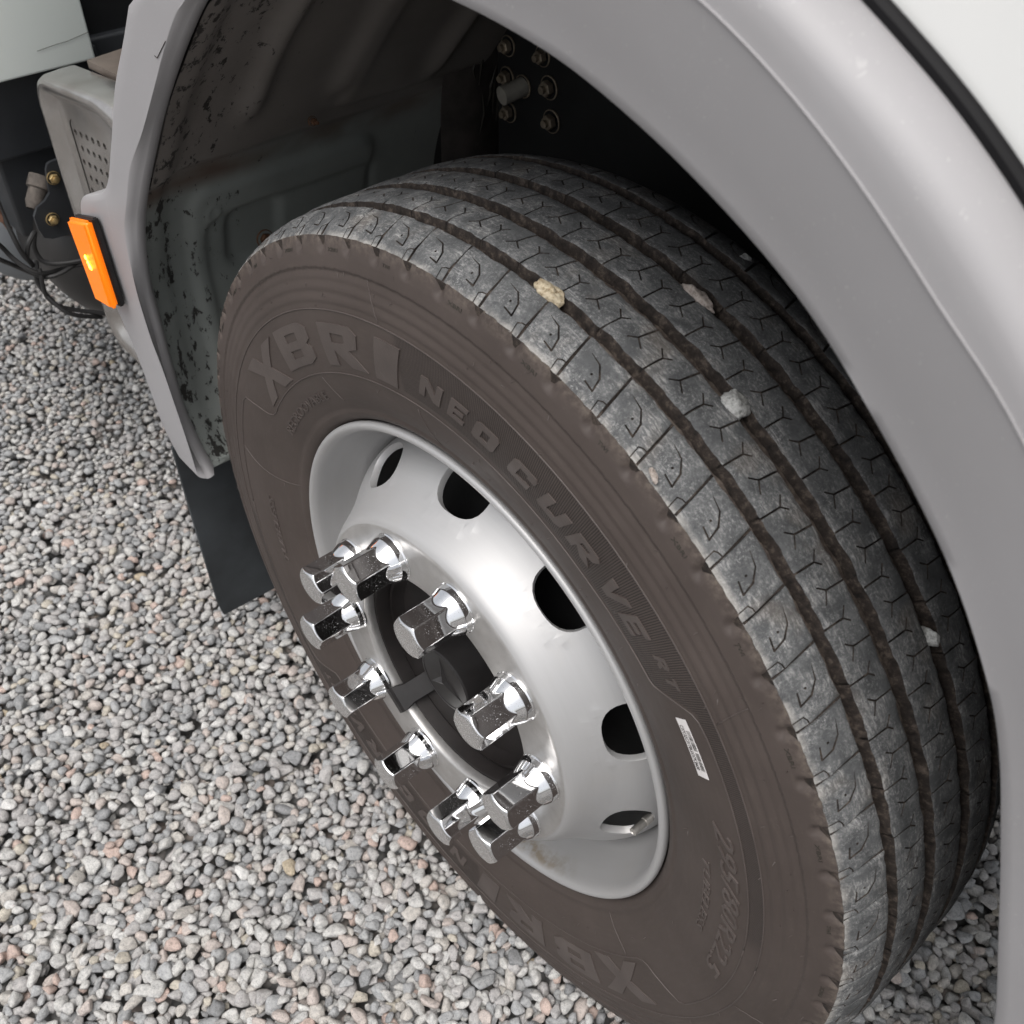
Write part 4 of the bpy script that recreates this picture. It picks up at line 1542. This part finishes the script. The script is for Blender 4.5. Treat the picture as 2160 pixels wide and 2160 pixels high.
# leaf spring and axle behind the wheel
mb = MB()
for k in range(4):
    mb.box(-.75 + .06 * k, .8 - .06 * k, .33, .41, .50 - .022 * k, .518 - .022 * k)
mb.build('leaf_spring', MAT['black'], truck, False, None)
mb = MB(); mb.tube([(0, .2, ZC), (0, .34, ZC), (0, .5, .44), (0, 1.9, .44), (0, 2.06, ZC)], .06, 14); mb.build('front_axle', MAT['black'], truck)
mb = MB(); mb.tube([(.26, .30, .62), (.28, .33, .92)], .035, 16); mb.build('shock_absorber', MAT['black'], truck)
for x, y, z in ((.245, .285, .80), (.285, .29, .745)):
    mb = MB(); bolt(mb, (x, y, z), (.3, -1, .2), .0075); mb.build('shock_bolt', MAT['rustbolt'], truck, False, None)

# ---- mud flap
V = []
for z in np.linspace(.092, .455, 14):
    for y in np.linspace(-.047, .36, 12):
        V.append((-.604 - .006 * math.sin((z - .09) * 6) + .003 * math.sin(y * 14), y + (.004 if z < .1 else 0), z + .0 * y))
k = len(V)
V += [(x - .006, y, z) for x, y, z in V]
F = grid_faces(14, 12, flip=True).tolist()
F += [[k + i for i in f[::-1]] for f in F]
rimi = [j for j in range(12)] + [i * 12 + 11 for i in range(1, 14)] + [13 * 12 + j for j in range(10, -1, -1)] + [i * 12 for i in range(12, 0, -1)]
F += [[rimi[i], rimi[(i + 1) % len(rimi)], k + rimi[(i + 1) % len(rimi)], k + rimi[i]] for i in range(len(rimi))]
mk('mud_flap', V, F, MAT['flap'], truck, True, (0, 0, 0), None, 40)

# ---- amber marker lamp on the rear leg
def quadprism(cs, y0, y1, bev=.004):
    import bmesh
    bm = bmesh.new()
    a = [bm.verts.new((x, y0, z)) for x, z in cs]; b = [bm.verts.new((x, y1, z)) for x, z in cs]
    bm.faces.new(a); bm.faces.new(b[::-1])
    for i in range(4):
        bm.faces.new((a[i], b[i], b[(i + 1) % 4], a[(i + 1) % 4]))
    bmesh.ops.recalc_face_normals(bm, faces=bm.faces[:])
    bmesh.ops.bevel(bm, geom=bm.edges[:], offset=bev, segments=3, affect='EDGES')
    bm.verts.index_update()
    V = [tuple(v.co) for v in bm.verts]; F = [[v.index for v in f.verts] for f in bm.faces]
    bm.free()
    return V, F


lampc = [(-.668, .803), (-.604, .822), (-.598, .704), (-.652, .694)]
cxl = sum(p[0] for p in lampc) / 4; czl = sum(p[1] for p in lampc) / 4
V, F = quadprism([(cxl + (x - cxl) * 1.0 - .001, czl + (z - czl) * 1.015) for x, z in lampc], -.0655, -.057, .002)
lamp = mk('marker_lamp', V, F, MAT['plastic'], truck, True, (0, 0, 0), None, 30)
V, F = quadprism(lampc, -.0765, -.0650, .004)
mk('amber_lens', V, F, MAT['amber'], lamp, True, (0, 0, 0), None, 40)
mb = MB()
for dx, dz, s in ((-.0045, .0075, .0036), (.0012, -.0030, .0046), (-.0015, .0022, .0026)):
    mb.lathe([(-.0012, 0), (-.0010, s * .6), (0, s)], (cxl + dx, -.0767, czl + dz), (0, -1, 0) if False else (0, 1, 0), 12)
mb.build('lit_bulb', MAT['bulb'], lamp)

# ---- stainless heat shield with rows of holes, behind the fender's rear leg
shx0, shx1, shz0, shz1 = -.878, -.640, .488, .935
def rrect(x0, x1, z0, z1, r, n=8):
    P = []
    for cx0, cz0, a0 in ((x1 - r, z1 - r, 0), (x0 + r, z1 - r, 90), (x0 + r, z0 + r, 180), (x1 - r, z0 + r, 270)):
        for k in range(n + 1):
            a = math.radians(a0 + 90 * k / n)
            P.append((cx0 + r * math.cos(a), cz0 + r * math.sin(a)))
    P.append((x1, .80))
    return P


def shear(x, z):
    return z - .03 * (x + .45) * 0.0 + (.0 if x > -.7 else (x + .7) * .14 * max(0, (z - .6) / .33))


def reach(x, z):                              # the top runs on behind the fender leg
    return x + .075 * min(1, max(0, (z - .80) / .08)) * min(1, max(0, (x + .70) / .06))


lay = [(0, .045), (0, .03), (.002, .006), (.006, -.002), (.012, -.0045), (.018, -.0035), (.026, .001), (.032, .0085), (.036, .0106), (.060, .0110)]
V = []
for ins, y in lay:
    for x, z in rrect(shx0 + ins, shx1 - ins, shz0 + ins, shz1 - ins, .045 - ins * .5):
        V.append((reach(x, z), y, shear(x, z)))
nr = len(V) // len(lay)
F = grid_faces(len(lay), nr, close_v=True, flip=True).tolist()
shield = mk('heat_shield', V, F, MAT['steel'], truck, True, (0, 0, 0), None, 50)
# perforated sheet: a field of cells, each with a round hole cut through
V, F = [], []
px_, pz_ = .0186, .0215
gx0, gx1 = shx0 + .034, shx1 - .03
nxh = int((gx1 - gx0) / px_); nzh = int((shz1 - shz0 - .07) / pz_)
for j in range(nzh):
    for i in range(nxh):
        x0 = gx0 + i * px_ + (px_ / 2 if j % 2 else 0); z0 = shz0 + .035 + j * pz_
        sq = []
        for k in range(12):
            a = 2 * PI * k / 12 + PI / 12
            c_, s_ = math.cos(a), math.sin(a)
            m_ = max(abs(c_), abs(s_))
            sq.append((x0 + px_ / 2 + c_ / m_ * px_ / 2, z0 + pz_ / 2 + s_ / m_ * pz_ / 2))
        cc = [(x0 + px_ / 2 + .0046 * math.cos(2 * PI * k / 12 + PI / 12), z0 + pz_ / 2 + .0046 * math.sin(2 * PI * k / 12 + PI / 12)) for k in range(12)]
        b = len(V)
        hol = (x0 > -.818 and .60 < z0 < shz1 - .085) and not (z0 < .70 and x0 < -.79)
        V += [(reach(x, z), .0119, shear(x, z)) for x, z in sq] + [(reach(x, z), .0119, shear(x, z)) for x, z in cc] + [(reach(x, z), .0150, shear(x, z)) for x, z in cc]
        for k in range(12):
            l = (k + 1) % 12
            F.append((b + k, b + l, b + 12 + l, b + 12 + k))
            if hol:
                F.append((b + 12 + k, b + 12 + l, b + 24 + l, b + 24 + k))
        if not hol:
            F.append(tuple(b + 12 + k for k in range(12)))
mk('perforated_sheet', V, F, MAT['steel'], shield, False)
MB().box(-.85, -.66, .05, .30, .55, .86, .04).build('muffler', plain('dull_muffler_steel', (.05, .043, .038), .6, .5, .3, 14, .1), truck)
V = [(-.80, .05, .930), (-.63, .05, .940), (-.63, .26, .955), (-.79, .20, .945), (-.80, .05, .920), (-.63, .05, .930), (-.63, .26, .945), (-.79, .20, .935)]
mk('shield_cover', V, [(0, 1, 2, 3), (7, 6, 5, 4), (0, 4, 5, 1), (3, 2, 6, 7), (0, 3, 7, 4)], plain('brownish_steel', (.20, .165, .14), .45, .6, .3, 14, .1), truck, False)

# ---- things on the frame behind: white panel, black sheets, air tanks, bracket, cables
MB().box(-1.03, -1.0, -.075, .136, .860, 1.75, .004).build('white_panel', MAT['panelwhite'], truck)
mb = MB(); mb.tube([(-.9985, .055, .890), (-.9985, .085, .893), (-.9985, .100, .8935), (-.9985, .134, .899)], .00035, 5); mb.build('panel_scratch', MAT['ink'], truck)
MB().box(-1.5, -1.06, .0, .9, .85, 1.9, .01).build('black_box', MAT['black'], truck)
MB().box(-1.10, -1.045, -.09, .30, .735, .875, .006).build('black_beam', MAT['blacksheet'], truck)
MB().box(-1.30, -1.07, -.03, .80, .60, .80, .006).build('battery_box', MAT['blacksheet'], truck)
mb = MB(); mb.box(-1.042, -1.028, .135, .150, .70, .87, .002); mb.build('support_post', MAT['blacksheet'], truck)
# bracket with two bolts: outline in the (y, z) plane
bo = [(.002, .747), (-.002, .728), (-.004, .712), (-.014, .703), (-.028, .697), (-.036, .685), (-.036, .665), (-.032, .650), (-.020, .644), (.06, .640), (.10, .65), (.10, .76), (.012, .756), (.006, .754)]
V = [(-.950, y, z) for y, z in bo] + [(-.956, y, z) for y, z in bo]
nb = len(bo)
F = [list(range(nb)), list(range(nb, 2 * nb))[::-1]] + [[i, nb + i, nb + (i + 1) % nb, (i + 1) % nb] for i in range(nb)]
br = mk('tank_bracket', V, F, MAT['blacksheet'], truck, False)
for y, z in ((.008, .733), (-.012, .674)):
    mb = MB(); bolt(mb, (-.950, y, z), (1, 0, 0), .0075, .006, 1.35); mb.build('bracket_bolt', MAT['zinc'], br, False, None)
mb = MB(); mb.lathe([(.0, 0), (.004, .04), (.02, .085), (.045, .115), (.08, .132), (.12, .136), (.45, .136), (.5, .10), (.52, 0)], (-.93, .115, .565), (-1, 0, 0), 40)
mb.build('air_tank', plain('black_tank_paint', (.020, .0185, .018), .45, 0, .3, 10, .05), truck)
mb = MB(); mb.lathe([(.0, 0), (.005, .05), (.02, .09), (.045, .115), (.08, .122), (.6, .122)], (-1.14, .030, .575), (-1, 0, 0), 40)
mb.build('air_tank', MAT['greytank'], truck)
# grimy drain valve body and hoses
mb = MB(); mb.lathe([(0, .010), (.01, .014), (.03, .014), (.032, .018), (.05, .018)], (-.965, -.030, .690), (-.3, .6, .7), 12); mb.lathe([(0, .016), (.03, .02), (.06, .02)], (-.975, -.02, .655), (-.2, .8, -.2), 12)
mb.build('drain_valve', MAT['grime'], truck)
CB = [[(-.110, .685), (-.096, .660), (-.087, .639), (-.072, .619), (-.052, .607), (-.023, .598), (.007, .593), (.05, .592)],
      [(-.080, .740), (-.080, .685), (-.076, .650), (-.063, .616), (-.064, .586), (-.054, .554), (-.034, .528), (.01, .50)],
      [(-.070, .636), (-.064, .660), (-.047, .671), (-.052, .641), (-.043, .617), (.006, .609), (.06, .612)],
      [(-.12, .665), (-.10, .640), (-.084, .622), (-.062, .604), (-.040, .600), (.0, .604), (.05, .608)],
      [(-.060, .618), (-.063, .590), (-.058, .560), (-.040, .535), (.02, .505)]]
for c in CB:
    mb = MB(); mb.tube([(-.935 + .010 * math.sin(i * .25 + c[0][0] * 90), y, z) for i, (y, z) in enumerate(catmull(c, 6))], .0036, 8); mb.build('cable', MAT['cable'], truck)
mb = MB(); mb.tube([(-.94, -.088, .725), (-.938, -.082, .700)], [.006, .0055], 10); mb.tube([(-.938, -.082, .700), (-.936, -.078, .685)], [.004, .004], 10); mb.build('cable_connector', MAT['copper'], truck)
mb = MB(); mb.tube([(-.928, -.066, .612), (-.944, -.058, .622)], .005, 8); mb.tube([(-.928, -.058, .600), (-.944, -.064, .606)], .003, 8); mb.build('cable_tie', MAT['cable'], truck)
# far side of the truck, kept simple: cargo bed and rear axle out of view
MB().box(-6.5, -1.55, .0, 2.2, 1.0, 1.12, .01).build('cargo_floor', MAT['black'], truck)
MB().box(-6.5, -1.55, -.05, 2.25, 1.12, 3.2, .02).build('cargo_box', MAT['panelwhite'], truck)
